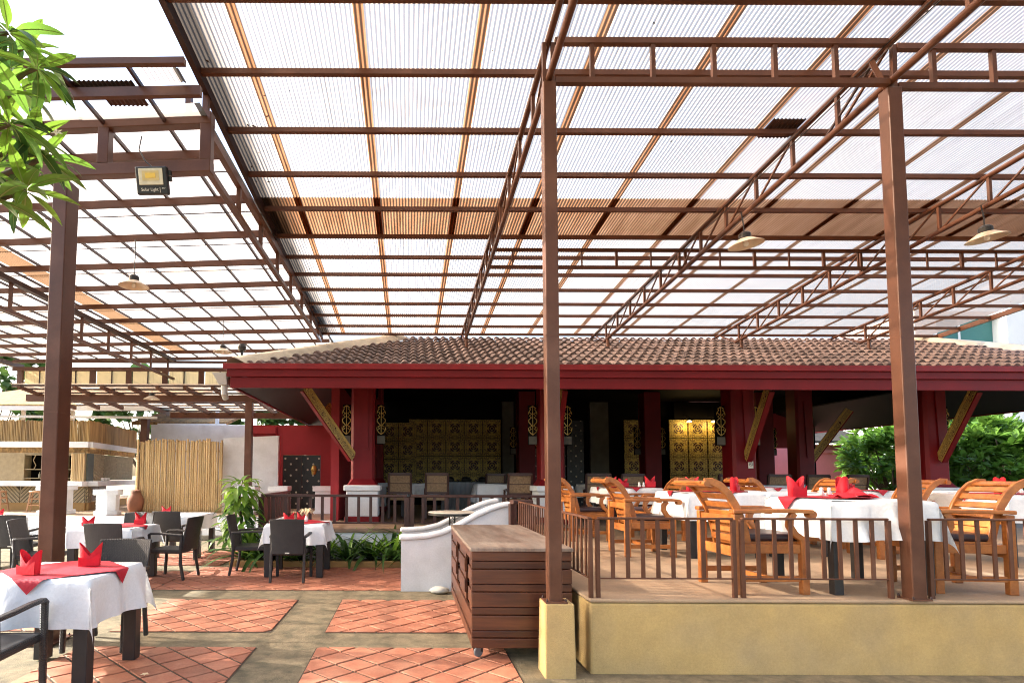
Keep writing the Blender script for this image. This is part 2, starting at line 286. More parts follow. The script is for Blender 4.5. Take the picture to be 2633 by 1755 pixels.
# ------------------------------------------------------------------ mesh helpers
class MB:
    def __init__(s): s.v = []; s.f = []
    def add(s, vs, fs):
        o = len(s.v); s.v += [tuple(v) for v in vs]; s.f += [tuple(i + o for i in f) for f in fs]; return s
    def box(s, x0, x1, y0, y1, z0, z1):
        return s.add([(x0, y0, z0), (x1, y0, z0), (x1, y1, z0), (x0, y1, z0), (x0, y0, z1), (x1, y0, z1), (x1, y1, z1), (x0, y1, z1)],
                     [(0, 3, 2, 1), (4, 5, 6, 7), (0, 1, 5, 4), (1, 2, 6, 5), (2, 3, 7, 6), (3, 0, 4, 7)])
    def taper(s, x0, x1, y0, y1, z0, X0, X1, Y0, Y1, z1):
        return s.add([(x0, y0, z0), (x1, y0, z0), (x1, y1, z0), (x0, y1, z0), (X0, Y0, z1), (X1, Y0, z1), (X1, Y1, z1), (X0, Y1, z1)],
                     [(0, 3, 2, 1), (4, 5, 6, 7), (0, 1, 5, 4), (1, 2, 6, 5), (2, 3, 7, 6), (3, 0, 4, 7)])
    def bar(s, p, q, w, h, upv=(0, 0, 1)):
        p, q = Vector(p), Vector(q); d = (q - p).normalized(); u = Vector(upv)
        if abs(d.dot(u)) > .98: u = Vector((0, 1, 0))
        a = d.cross(u).normalized(); b = a.cross(d).normalized()
        a *= w / 2; b *= h / 2
        return s.add([p - a - b, p + a - b, p + a + b, p - a + b, q - a - b, q + a - b, q + a + b, q - a + b],
                     [(0, 1, 2, 3), (7, 6, 5, 4), (0, 4, 5, 1), (1, 5, 6, 2), (2, 6, 7, 3), (3, 7, 4, 0)])
    def tube(s, pts, rad, n=8, cap=True):
        pts = [Vector(p) for p in pts]; k = len(pts)
        if not isinstance(rad, (list, tuple)): rad = [rad] * k
        rings = []; prev = None
        for i, p in enumerate(pts):
            d = (pts[min(i + 1, k - 1)] - pts[max(i - 1, 0)]).normalized()
            if prev is None:
                u = Vector((0, 0, 1)) if abs(d.z) < .9 else Vector((1, 0, 0)); a = d.cross(u).normalized()
            else:
                a = (prev - d * prev.dot(d)).normalized()
            prev = a; b = d.cross(a)
            rings.append([p + (a * math.cos(2 * math.pi * j / n) + b * math.sin(2 * math.pi * j / n)) * rad[i] for j in range(n)])
        vs = [v for r_ in rings for v in r_]; fs = []
        for i in range(k - 1):
            for j in range(n):
                fs.append((i * n + j, i * n + (j + 1) % n, (i + 1) * n + (j + 1) % n, (i + 1) * n + j))
        if cap: fs.append(tuple(reversed(range(n)))); fs.append(tuple((k - 1) * n + j for j in range(n)))
        return s.add(vs, fs)
    def lathe(s, prof, n=20, c=(0, 0, 0), cap=True):
        vs = []; fs = []; k = len(prof)
        for r_, z in prof:
            for j in range(n):
                a = 2 * math.pi * j / n; vs.append((c[0] + r_ * math.cos(a), c[1] + r_ * math.sin(a), c[2] + z))
        for i in range(k - 1):
            for j in range(n):
                fs.append((i * n + j, i * n + (j + 1) % n, (i + 1) * n + (j + 1) % n, (i + 1) * n + j))
        if cap: fs.append(tuple(reversed(range(n)))); fs.append(tuple((k - 1) * n + j for j in range(n)))
        return s.add(vs, fs)
    def prism(s, poly, axis, a0, a1):
        """polygon in the two remaining axes, extruded along axis from a0 to a1"""
        def P(p, a): return {'x': (a, p[0], p[1]), 'y': (p[0], a, p[1]), 'z': (p[0], p[1], a)}[axis]
        k = len(poly)
        vs = [P(p, a0) for p in poly] + [P(p, a1) for p in poly]
        fs = [tuple(range(k)), tuple(reversed(range(k, 2 * k)))] + [(i, i + k, (i + 1) % k + k, (i + 1) % k) for i in range(k)]
        return s.add(vs, fs)
    def ribbon(s, pts, nrm, w, th):
        """a flat strip swept along pts: nrm is the across direction, w its width, th its thickness"""
        pts = [Vector(p) for p in pts]; k = len(pts); a = Vector(nrm).normalized()
        vs = []; fs = []
        for i, p in enumerate(pts):
            d = (pts[min(i + 1, k - 1)] - pts[max(i - 1, 0)]).normalized(); b = a.cross(d).normalized()
            vs += [p - a * w / 2 - b * th / 2, p + a * w / 2 - b * th / 2, p + a * w / 2 + b * th / 2, p - a * w / 2 + b * th / 2]
        for i in range(k - 1):
            for j in range(4):
                fs.append((i * 4 + j, i * 4 + (j + 1) % 4, i * 4 + 4 + (j + 1) % 4, i * 4 + 4 + j))
        fs += [(3, 2, 1, 0), tuple((k - 1) * 4 + j for j in range(4))]
        return s.add(vs, fs)
    def mesh(s, name, mat, smooth=False):
        me = bpy.data.meshes.new(name); me.from_pydata(s.v, [], s.f); me.update()
        bm = bmesh.new(); bm.from_mesh(me); bmesh.ops.recalc_face_normals(bm, faces=bm.faces); bm.to_mesh(me); bm.free()
        if mat: me.materials.append(mat)
        if smooth:
            me.polygons.foreach_set('use_smooth', [True] * len(me.polygons))
        return me
    def build(s, name, mat, parent=None, bevel=0., smooth=False, loc=None, rz=0.):
        return inst(name, s.mesh(name, mat, smooth), parent, loc, rz, bevel)
def inst(name, me, parent=None, loc=None, rz=0., bevel=0.):
    o = bpy.data.objects.new(name, me); COL.objects.link(o)
    if parent: o.parent = parent
    if loc: o.location = loc
    if rz: o.rotation_euler = (0, 0, rz)
    if bevel:
        b = o.modifiers.new('bevel', 'BEVEL'); b.width = bevel; b.segments = 2; b.limit_method = 'ANGLE'; b.angle_limit = R(40)
    return o
def smooth_by_angle(o, ang=40):
    me = o.data
    me.polygons.foreach_set('use_smooth', [True] * len(me.polygons)); me.set_sharp_from_angle(angle=R(ang)); return o
def tag(o, label, cat, group=None):
    o['label'] = label; o['category'] = cat
    if group: o['group'] = group
    return o
def thing(name, label, cat, loc=(0, 0, 0), rz=0., group=None):
    o = bpy.data.objects.new(name, None); COL.objects.link(o); o.empty_display_size = .1
    o.location = loc; o.rotation_euler = (0, 0, rz)
    return tag(o, label, cat, group)
def struct(o): o['kind'] = 'structure'; return o
def stuff(o): o['kind'] = 'stuff'; return o
def copy_tree(root, label, loc, rz, group=None):
    def cp(o, par):
        c = o.copy(); COL.objects.link(c)
        if par: c.parent = par
        for ch in KIDS.get(o.name, []): cp(ch, c)
        return c
    r_ = cp(root, None); r_.location = loc; r_.rotation_euler = (0, 0, rz); r_['label'] = label
    if group: r_['group'] = group
    return r_
KIDS = {}
def index_kids(root):
    for o in [root] + list(root.children_recursive):
        KIDS[o.name] = list(o.children)
def proto(root): index_kids(root); root['_n'] = 0; del root['_n']; return root
class Maker:
    """first call moves the prototype itself, later calls copy it"""
    def __init__(s, root): s.root = root; s.used = False; index_kids(root)
    def __call__(s, label, loc, rz=0., group=None):
        if not s.used:
            s.used = True; o = s.root; o.location = loc; o.rotation_euler = (0, 0, rz); o['label'] = label
            if group: o['group'] = group
            return o
        return copy_tree(s.root, label, loc, rz, group)
# ================================================================== GROUND AND PAVING
TZ = .557                                             # height of terrace and pavilion floor
struct(MB().add([(-400, -60, -.03), (400, -60, -.03), (400, 600, -.03), (-400, 600, -.03)], [(0, 1, 2, 3)]).build('ground', SOIL))
pav = struct(MB().add([(-14, -3, 0), (1.36, -3, 0), (1.36, 13.6, 0), (-14, 13.6, 0)], [(0, 1, 2, 3)]).build('courtyard_paving', CONC))
front_pav = struct(MB().add([(1.36, -3, -.004), (16, -3, -.004), (16, 4.6, -.004), (1.36, 4.6, -.004)], [(0, 1, 2, 3)]).build('front_path', CONC))
def clip(poly, x0, x1, y0, y1):
    for ax, lim, sg in ((0, x0, 1), (0, x1, -1), (1, y0, 1), (1, y1, -1)):
        out = []
        for i in range(len(poly)):
            a, b = poly[i], poly[(i + 1) % len(poly)]
            da, db = sg * (a[ax] - lim), sg * (b[ax] - lim)
            if da >= 0: out.append(a)
            if da * db < 0:
                t = da / (da - db); out.append((a[0] + (b[0] - a[0]) * t, a[1] + (b[1] - a[1]) * t))
        poly = out
        if len(poly) < 3: return None
    return poly
def poly_area(p): return abs(sum(p[i][0] * p[(i + 1) % len(p)][1] - p[(i + 1) % len(p)][0] * p[i][1] for i in range(len(p)))) / 2
XB = [(-4.93, -3.36), (-2.83, -1.31), (-.78, .83)]
YB = [(3.62, 5.14), (5.64, 7.08)]
PANELS = [(x0, x1, y0, y1) for (x0, x1) in [(-7.0, -5.46)] + XB for (y0, y1) in [(1.6, 3.06)] + YB]
PANELS += [(-3.3, 1.25, 7.66, 9.53), (-4.9, -3.32, 7.66, 9.1), (-4.9, -3.1, 9.7, 11.6)]
cells = []
rnd = random.Random(5)
DIAG = .331
if 1:
    for (x0, x1, y0, y1) in PANELS:
        nx = int((x1 - x0) / DIAG) + 3; ny = int((y1 - y0) / DIAG) + 3
        for i in range(-2, nx * 2 + 2):
            for j in range(-2, ny * 2 + 2):
                if (i + j) % 2: continue
                cx, cy = x0 + .05 + i * DIAG / 2, y0 + .07 + j * DIAG / 2
                h = DIAG / 2 - .0135
                p = clip([(cx, cy - h), (cx + h, cy), (cx, cy + h), (cx - h, cy)], x0, x1, y0, y1)
                if p and poly_area(p) > .0012: cells.append((cx, cy, p))
for (x0, x1, y0, y1) in PANELS: MB().add([(x0 - .012, y0 - .012, .003), (x1 + .012, y0 - .012, .003), (x1 + .012, y1 + .012, .003), (x0 - .012, y1 + .012, .003)], [(0, 1, 2, 3)]).build('grout_bed', GROUT, pav)
def tile_mb(p, th, dz, z0=.004):
    cx = sum(a[0] for a in p) / len(p); cy = sum(a[1] for a in p) / len(p)
    q = [(cx + (a[0] - cx) * .965, cy + (a[1] - cy) * .965) for a in p]
    k = len(p); tx, ty = rnd.uniform(-.008, .008), rnd.uniform(-.008, .008)
    def zz(a): return th + dz + tx * (a[0] - cx) + ty * (a[1] - cy)
    vs = [(a[0], a[1], z0) for a in p] + [(a[0], a[1], zz(a) - .003) for a in p] + [(a[0], a[1], zz(a)) for a in q]
    fs = [tuple(range(2 * k, 3 * k))] + [(i, (i + 1) % k, (i + 1) % k + k, i + k) for i in range(k)] + [(i + k, (i + 1) % k + k, (i + 1) % k + 2 * k, i + 2 * k) for i in range(k)]
    return vs, fs
def seen_size(c): return -((c[0] + 1.0) ** 2 * .15 + (c[1] - 4.2) ** 2) if c[1] > 3.9 and c[0] > -.75 * c[1] else -999
cells.sort(key=seen_size, reverse=True)
rest = MB()
for k, (cx, cy, p) in enumerate(cells):
    vs, fs = tile_mb([(a[0] - cx, a[1] - cy) for a in p] if k < 300 else p, .011, rnd.uniform(-.0015, .0015))
    if k < 300: MB().add(vs, fs).build('tile', TILE, pav, loc=(cx, cy, 0))
    else: rest.add(vs, fs)
stuff(rest.build('tile_field', TILEJ, pav))

# ------------------------------------------------------------------ raised terrace in front of the pavilion
terr = struct(MB().box(1.39, 15, 4.52, 11.0, -.02, TZ - .03).build('terrace', YELLOW, bevel=.02))
MB().prism([(1.385, 4.515), (15, 4.515), (15, 11.0), (1.385, 11.0)], 'z', TZ - .028, TZ).build('terrace_slab', SLABT, terr, bevel=.012)
ped = thing('concrete_pedestal', 'ochre rendered square pedestal under the slim brown column, left of the terrace wall', 'pedestal')
MB().taper(1.018, 1.25, 4.405, 4.65, -.01, 1.03, 1.243, 4.415, 4.64, .54).build('pedestal_block', YELLOW, ped, bevel=.01)

# ------------------------------------------------------------------ stairs up to the terrace with two curved white walls
st = thing('terrace_stairs', 'short concrete stairs between two curved white parapets', 'stairs')
for i in range(3):
    MB().box(.1 + .4 * i, 1.36, 7.83, 8.72, 0 if i == 0 else .185 * i, .185 * (i + 1) - .002).build('step', CONC, st, bevel=.008)
def stair_wall(y0, y1, label):
    t = thing('stair_wall', label, 'wall', group='white curved stair parapets')
    PR = [(-.2, .705), (.0, .705), (.25, .722), (.46, .772), (.66, .862), (.92, 1.01), (1.1, 1.085), (1.24, 1.13), (1.37, 1.15)]
    def top(x):
        for (a, za), (b_, zb_) in zip(PR[:-1], PR[1:]):
            if x <= b_: return za + (zb_ - za) * (x - a) / (b_ - a)
        return PR[-1][1]
    xs = [-.105 + i * (1.36 + .105) / 26 for i in range(27)]
    MB().prism([(xs[0] + .015, -.01)] + [(max(x, xs[0] + .015), top(x) - .05) for x in xs] + [(xs[-1], -.01)], 'y', y0, y1).build('parapet', WHITE, t)
    c = MB().ribbon([(x - .01, (y0 + y1) / 2, top(x) - .02) for x in xs], (0, 1, 0), y1 - y0 + .07, .055)
    c.build('coping', WHITE, t, bevel=.02)
    return t
stair_wall(7.64, 7.80, 'low curved white parapet of the stairs behind the wooden cart')
stair_wall(8.75, 8.91, 'farther curved white parapet of the stairs behind the round table')

# ------------------------------------------------------------------ white stepped platform at the back left
plat = struct(MB().box(-16, -2.75, 14.0, 30, 0, .5).build('platform', WHITE))
MB().box(-16, -2.72, 13.72, 13.998, 0, .385).build('step', WHITE, plat, bevel=.012)
MB().box(-16, -2.69, 13.45, 13.718, 0, .265).build('step', WHITE, plat, bevel=.012)
MB().box(-16, -2.67, 13.40, 13.448, 0, .12).build('stone_base', STONE, plat, bevel=.02)
MB().box(-16, -2.8, 14.06, 29, .502, .508).build('platform_floor', SLABT, plat)

# ================================================================== PAVILION
pv = thing('pavilion', 'open red pavilion with brown tiled hip roof and gold panels inside', 'pavilion')
EY, EX0, EX1 = 9.7, -2.99, 13.6           # eave line
PCOL = [-.90, 2.86, 6.66, 10.48]; PCY = 11.75
# floor and its white plinth wall
MB().box(-2.66, 15, 10.28, 24, 0, TZ - .06).build('plinth', WHITE, pv)
MB().box(-2.70, 15.04, 10.24, 24.04, TZ - .06, TZ - .004).build('floor', pm('pavilion_floor', (.22, .145, .095), .5, .2, 3), pv, bevel=.01)
# fascia: upper gutter band, cove, lower board, on the front and both sides
def eave_run(z0, z1, off, name, mat=RED):
    b = MB()
    b.box(EX0 - off, EX1 + off, EY - off, EY - off + .05, z0, z1)
    b.box(EX0 - off, EX0 - off + .05, EY - off + .051, 20.5, z0, z1)
    b.box(EX1 + off - .05, EX1 + off, EY - off + .051, 20.5, z0, z1)
    return b.build(name, mat, pv, bevel=.006)
eave_run(2.948, 3.13, .0, 'fascia_board'); eave_run(3.13, 3.25, .05, 'fascia_moulding'); eave_run(3.25, 3.345, .10, 'gutter', pm('gutter_paint', (.21, .011, .014), .45, .2, 4, spec=.3))
# roof planes under the tiles (pitch 22.5 deg up to the visible crest)
RUN = 2.72; SL = math.tan(R(21.6)); RZ0 = 3.33
def roof_z(d): return RZ0 + SL * d
CR = roof_z(RUN)
b = MB()
b.add([(EX0, EY, RZ0 - .03), (EX1, EY, RZ0 - .03), (EX1 - RUN, EY + RUN, CR - .03), (EX0 + RUN, EY + RUN, CR - .03)], [(0, 1, 2, 3)])
b.add([(EX0, EY, RZ0 - .03), (EX0 + RUN, EY + RUN, CR - .03), (EX0 + RUN, 17.8, CR - .03), (EX0, 20.5, RZ0 - .03)], [(0, 1, 2, 3)])
b.add([(EX1, EY, RZ0 - .03), (EX1, 20.5, RZ0 - .03), (EX1 - RUN, 17.8, CR - .03), (EX1 - RUN, EY + RUN, CR - .03)], [(0, 1, 2, 3)])
b.add([(EX0 + RUN, EY + RUN, CR - .035), (EX1 - RUN, EY + RUN, CR - .035), (EX1 - RUN, 17.8, CR - .035), (EX0 + RUN, 17.8, CR - .035)], [(0, 1, 2, 3)])
roof = b.build('roof', ROOFT, pv)
# soffit: boards that follow the slope, then a dark ceiling
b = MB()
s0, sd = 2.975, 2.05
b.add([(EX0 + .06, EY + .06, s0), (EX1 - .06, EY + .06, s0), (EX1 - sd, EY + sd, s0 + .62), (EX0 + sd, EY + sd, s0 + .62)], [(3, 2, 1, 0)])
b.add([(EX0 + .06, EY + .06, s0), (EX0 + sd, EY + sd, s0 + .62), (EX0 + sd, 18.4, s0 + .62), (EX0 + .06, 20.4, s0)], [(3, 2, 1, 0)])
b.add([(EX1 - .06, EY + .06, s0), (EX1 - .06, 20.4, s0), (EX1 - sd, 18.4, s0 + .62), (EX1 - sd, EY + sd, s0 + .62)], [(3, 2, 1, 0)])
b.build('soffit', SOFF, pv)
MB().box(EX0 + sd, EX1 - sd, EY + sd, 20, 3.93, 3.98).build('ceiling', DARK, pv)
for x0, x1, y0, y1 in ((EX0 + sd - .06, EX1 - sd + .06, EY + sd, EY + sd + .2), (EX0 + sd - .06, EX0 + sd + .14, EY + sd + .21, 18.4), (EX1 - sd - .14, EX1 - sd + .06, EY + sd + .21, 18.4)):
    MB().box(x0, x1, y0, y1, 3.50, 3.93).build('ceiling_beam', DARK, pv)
# tiles: profile with two rolls, a raised lip at the lower edge
TW, TL, NR = .325, .345, 9
def roof_tile():
    n = 16; cs, sn = math.cos(math.atan(SL)), math.sin(math.atan(SL))
    def wv(u):
        t = (u * 2) % 1.0
        return .040 * max(0, math.sin(math.pi * t / .72)) ** .75 if t < .72 else -.004 * math.sin(math.pi * (t - .72) / .28)
    vs = []
    L = TL + .035
    for s, lift, th in ((0, .042, 0), (1, .0, 0)):
        for i in range(n + 1):
            u = i / n; d = s * L; h = wv(u) + lift
            vs.append(((u - .5) * TW, d * cs - h * sn, d * sn + h * cs))
    for i in range(n + 1):
        u = i / n; h = wv(u) + .042 - .040
        vs.append(((u - .5) * TW, -h * sn + .001, h * cs))
    fs = [(i, i + 1, n + 2 + i, n + 1 + i) for i in range(n)] + [(2 * n + 2 + i, 2 * n + 3 + i, i + 1, i) for i in range(n)]
    me = MB().add(vs, fs).mesh('roof_tile', ROOFT); return me
tile_me = roof_tile()
spots = []
rowd = RUN / NR
for r_ in range(NR + 1):
    d = min(r_ * rowd, RUN - .02) - .02
    x = EX0 + d + .34 if r_ else EX0 + .30
    n = int((EX1 - d - .34 - x) / TW)
    xs0 = EX0 + .1 + (r_ % 2) * 0
    k0 = math.ceil((x - xs0) / TW)
    for i in range(k0, k0 + n + 1):
        xx = xs0 + i * TW
        if xx + TW / 2 > EX1 - d - .22: break
        spots.append((xx, EY + d, roof_z(d), r_))
spots.sort(key=lambda s: (s[1] - EY) * 1.4 + abs(s[0] - 3.2) * .55)
far = MB()
for k, (x, y, z, r_) in enumerate(spots):
    jx, jz = rnd.uniform(-.006, .006), rnd.uniform(-.004, .004)
    if k < 300:
        o = inst('roof_tile', tile_me, roof, (x + jx, y + rnd.uniform(-.012, .012), z + jz), rnd.uniform(-.015, .015))
    else:
        far.add([(v.co.x + x + jx, v.co.y + y, v.co.z + z + jz) for v in tile_me.vertices], [tuple(p.vertices) for p in tile_me.polygons])
stuff(far.build('roof_tile_field', ROOFT, roof))
# cream cement hips and crest
def hip(x0, x1):
    b = MB(); n = 30; vs = []; fs = []
    sg = 1 if x1 > x0 else -1
    for i in range(n + 1):
        t = i / n; d = t * RUN; jag = .10 * abs(((t * NR) % 1) - .5)
        cx, cy, cz = x0 + sg * d, EY + d, roof_z(d) + .02
        w = .26 + jag
        vs += [(cx - sg * .17, cy + .17, cz - .06), (cx - sg * .09, cy + .09, cz + .085), (cx + sg * .02, cy - .02, cz + .115), (cx + sg * .12, cy - .10, cz + .075), (cx + sg * w, cy - .07, cz - .02)]
    for i in range(n):
        for j in range(4): fs.append((i * 5 + j, i * 5 + j + 1, i * 5 + 6 + j, i * 5 + 5 + j))
    o = b.add(vs, fs).build('hip_cap', CREAM, pv); smooth_by_angle(o, 50); return o
hip(EX0, EX0 + RUN); hip(EX1, EX1 - RUN)
# columns: chamfered red shaft, flared red foot, white stepped base
PCY0 = PCY
for x, PCY in [(x_, PCY0) for x_ in PCOL] + [(-.9, 15.6), (10.5, 15.6), (10.5, 19.2)]:
    w = .235; c = .05
    def octa(w, c): return [(-w + c, -w), (w - c, -w), (w, -w + c), (w, w - c), (w - c, w), (-w + c, w), (-w, w - c), (-w, -w + c)]
    b = MB(); rings = [(1.30, .30, .02), (1.42, .235, .05), (3.9, .235, .05)]
    vs = []; fs = []
    for z, ww, cc in rings: vs += [(x + p[0], PCY + p[1], z) for p in octa(ww, cc)]
    for i in range(2):
        for j in range(8): fs.append((i * 8 + j, i * 8 + (j + 1) % 8, i * 8 + 8 + (j + 1) % 8, i * 8 + 8 + j))
    col = b.add(vs, fs).build('column', RED, pv)
    MB().box(x - .36, x + .36, PCY - .36, PCY + .36, 1.19, 1.30).build('base_cap', WHITE, col, bevel=.02)
    MB().box(x - .31, x + .31, PCY - .31, PCY + .31, .69, 1.19).build('base', WHITE, col, bevel=.015)
    MB().box(x - .34, x + .34, PCY - .34, PCY + .34, TZ - .004, .69).build('base_foot', RED, col, bevel=.015)
    # thin applied red pilaster on the face
    MB().prism([(x - .05, 3.5), (x + .09, 3.5), (x + .11, 2.0), (x + .0, 2.0)], 'y', PCY - .262, PCY - .237).build('face_board', RED, col)
PCY = PCY0
# gilded naga braces from the columns out to the eave
def brace(p, q, w=.075, h=.15):
    p, q = Vector(p), Vector(q)
    o = MB().bar(p, q, w, h, (0, 0, 1)).build('brace', SCROLL, pv, bevel=.006)
    d = (q - p).normalized(); a = d.cross(Vector((0, 0, 1))).normalized(); b = a.cross(d).normalized()
    for s in (-1, 1): MB().bar(p + b * (h / 2 + .012) * s, q + b * (h / 2 + .012) * s, w + .02, .024, (0, 0, 1)).build('brace_edge', RED if s < 0 else GOLD, o)
    for s in (-1, 1):
        for t in (-1, 1): MB().bar(p + a * (w / 2) * s + b * (h / 2 - .012) * t, q + a * (w / 2) * s + b * (h / 2 - .012) * t, .012, .016, (0, 0, 1)).build('brace_bead', GOLD, o)
brace((-1.10, 11.53, 1.83), (-1.93, 10.75, 3.10)); brace((-1.30, 14.3, 2.15), (-1.95, 13.8, 3.15))
for x in PCOL[1:]: brace((x + .02, 11.50, 1.83), (x + .02, 10.72, 3.10))
brace((10.72, 15.6, 1.86), (11.55, 15.2, 3.25))
# hanging gilded fretwork plates beside the columns
def fret(x, y, z, s=1.0):
    g = MB(); h = .58 * s; w = .085 * s; rr = .0095 * s
    bk = MB().box(x - w * .95, x + w * .95, y + .02, y + .10 * s, z - .20 * s, z + h + .02 * s).build('lantern_back', DARK, pv)
    for sg in (-1, 1):
        P = [(0, .0), (.55, .06), (.95, .14), (.35, .20), (.8, .26), (.2, .31), (.45, .36), (.95, .44), (.95, .52), (.3, .60), (.75, .66), (.25, .72), (.9, .80), (.5, .88), (.7, .93), (0, 1.0)]
        g.tube([(x + sg * w * a, y, z + h * c) for a, c in P], rr, 5)
        g.tube([(x + sg * w * .95, y, z + h * .14), (x + sg * w * 1.05, y, z + h * .24)], rr * .8, 5)
        g.tube([(x + sg * w * .9, y, z + h * .80), (x + sg * w * 1.05, y, z + h * .72)], rr * .8, 5)
    g.tube([(x, y, z), (x, y, z + h)], rr * .7, 5)
    g.build('fretwork', GOLD, bk)
    MB().box(x - w * .95, x + w * .95, y + .004, y + .018, z - .19 * s, z - .03 * s).build('lantern_glass', GREYP, bk)
for x in PCOL:
    for s in (-1, 1): fret(x + s * .35, PCY - .02, 2.32)
# inner row of columns and the back wall with its gold carved panels
IY = 17.0
for x in (3.42, 7.05, 10.3):
    col = MB().box(x - .24, x + .24, IY - .24, IY + .24, TZ, 3.95).build('inner_column', RED, pv, bevel=.03)
    for s in (-1, 1): fret(x + s * .36, IY - .02, 2.32)
BW = 19.0
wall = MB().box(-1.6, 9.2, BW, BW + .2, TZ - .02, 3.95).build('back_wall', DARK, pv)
def px_at(px, Y): return (px - 1050) / 1500 * Y
def gpanel(x, z, y=BW - .03, w=.6, h=.6):
    inst('gold_panel', GP_ME, wall, (x, y, z))
GP_ME = MB().box(-.292, .292, -.02, .02, -.292, .292).mesh('gold_panel', GPANEL)
x0 = .02
for i in range(5):
    for j in range(4): gpanel(x0 + .3 + i * .6, 3.03 - j * .6)
for i in range(2):
    for j in range(4): gpanel(-.9 + i * .6 + .3 - .02, 2.92 - j * .6, BW - .031)
for i in range(2):
    for j in range(4): gpanel(7.32 + i * .6, 3.03 - j * .6)
for i in range(3):
    for j in range(4): gpanel(9.0 + i * .62 - .3, 3.03 - j * .6, BW - .24)
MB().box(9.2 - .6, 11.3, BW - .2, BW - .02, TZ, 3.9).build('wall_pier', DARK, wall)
for x0_, x1_ in ((3.05, 3.42), (5.9, 6.5)): MB().box(x0_, x1_, BW - .12, BW - .005, TZ, 3.9).build('stone_pier', GREYP, wall)
# latticed dark doors in the middle of the back wall
for x in (4.15, 4.85, 5.4): MB().box(x - .3, x + .3, BW - .07, BW - .012, TZ, 3.3).build('lattice_door', DOTS, wall)
# two small picture lamps that are lit
for x in (8.92, 9.70):
    l = MB().lathe([(.0, .05), (.05, .04), (.075, 0), (.0, -.01)], 14, (x, BW - .55, 3.22), cap=False).build('wall_lamp', BULB, wall)
    MB().lathe([(.012, .13), (.03, .12), (.05, .09), (.115, .045), (.11, .042), (.045, .08), (.01, .10)], 16, (x, BW - .55, 3.22), cap=False).build('lamp_hood', BLACK, l)
    MB().tube([(x, BW - .24, 3.42), (x, BW - .42, 3.42), (x, BW - .55, 3.345)], .012, 6).build('lamp_arm', BLACK, l)
    ld = bpy.data.lights.new('lamp_light', 'POINT'); ld.energy = 2.0; ld.color = (1, .68, .28); ld.shadow_soft_size = .05
    lo = bpy.data.objects.new('lamp_light', ld); COL.objects.link(lo); lo.location = (x, BW - .52, 3.15)
# right hand dark side screens of the pavilion, framing the view to the garden
MB().box(11.3, 13.2, 18.8, 18.95, TZ, 3.9).build('side_wall', DARK, pv) if False else None
MB().box(-1.62, -1.45, 12.2, BW, TZ, 3.5).build('side_wall', REDW, pv)
# no smoking plate
MB().box(6.70, 6.80, PCY - .252, PCY - .238, 1.66, 1.80).build('notice_plate', IVORY, pv, bevel=.004)
sg = MB(); c = (6.75, PCY - .256, 1.735)
for i in range(20):
    a0, a1 = 2 * math.pi * i / 20, 2 * math.pi * (i + 1) / 20
    sg.bar((c[0] + .034 * math.cos(a0), c[1], c[2] + .034 * math.sin(a0)), (c[0] + .034 * math.cos(a1), c[1], c[2] + .034 * math.sin(a1)), .005, .005)
sg.bar((c[0] - .024, c[1], c[2] + .024), (c[0] + .024, c[1], c[2] - .024), .005, .005); sg.bar((c[0] - .022, c[1], c[2]), (c[0] + .022, c[1], c[2]), .004, .006)
sg.build('notice_symbol', pm('notice_ink', (.12, .11, .1), .6), pv)
# down pipe elbow at the left eave end
dp = thing('rain_pipe', 'grey plastic rainwater hopper and pipe at the left end of the red eave', 'pipe')
MB().taper(EX0 - .20, EX0 - .06, 9.72, 9.9, 3.0, EX0 - .30, EX0 - .06, 9.66, 9.96, 3.2).build('hopper', PVC, dp, bevel=.01)
MB().tube([(EX0 - .13, 9.81, 3.0), (EX0 - .13, 9.81, 2.86), (EX0 - .13, 9.9, 2.80)], .055, 12).build('pipe', PVC, dp)
cctv = thing('floodlight_head', 'small black lamp head on the left corner of the tiled roof', 'lamp')
MB().bar((-2.86, 9.9, 3.45), (-2.86, 9.9, 3.62), .04, .04).build('bracket', BLACK, cctv)
MB().lathe([(.0, -.07), (.06, -.05), (.075, .02), (.05, .07), (.0, .08)], 12, (-2.86, 9.9, 3.66)).build('lamp_body', BLACK, cctv)

# pavilion railing with turned dark balusters along its front
def rail_run(pts, label, name, cat, mat, h0, hb, ht, sp, bw, bd, rail, posts=None, base=TZ, closed_end=True, group=None, flat=False):
    t = thing(name, label, cat, group=group)
    for a, b_ in zip(pts[:-1], pts[1:]):
        a, b_ = Vector(a), Vector(b_); L = (b_ - a).length; d = (b_ - a) / L
        MB().bar((a.x, a.y, base + ht), (b_.x, b_.y, base + ht), rail[0], rail[1]).build('top_rail', mat, t, bevel=.006)
        if hb: MB().bar((a.x, a.y, base + hb), (b_.x, b_.y, base + hb), rail[0] * .6, rail[1] * .6).build('bottom_rail', mat, t, bevel=.003)
        n = max(1, round(L / sp))
        me = MB().box(-bw / 2, bw / 2, -bd / 2, bd / 2, (hb or 0) + .004, ht - rail[1] / 2).mesh('baluster', mat)
        for i in range(1, n):
            p = a + d * (L * i / n)
            inst('baluster', me, t, (p.x, p.y, base), math.atan2(d.y, d.x))
        pm_ = MB().box(-posts / 2, posts / 2, -posts / 2, posts / 2, -.01, ht - rail[1] / 2).mesh('post', mat)
        for p in (a, b_): inst('post', pm_, t, (p.x, p.y, base), math.atan2(d.y, d.x), bevel=.004)
    return t
rail_run([(-2.58, 10.36), (-.02, 10.36)], 'dark brown wooden balustrade at the left front of the pavilion', 'wooden_railing', 'railing', RAILW, 0, .10, .575, .205, .05, .05, (.10, .045), .10, group='pavilion balustrades')
rail_run([(.06, 10.36), (2.5, 10.36)], 'dark brown wooden balustrade of the pavilion behind the round table', 'wooden_railing', 'railing', RAILW, 0, .10, .575, .205, .05, .05, (.10, .045), .10, group='pavilion balustrades')
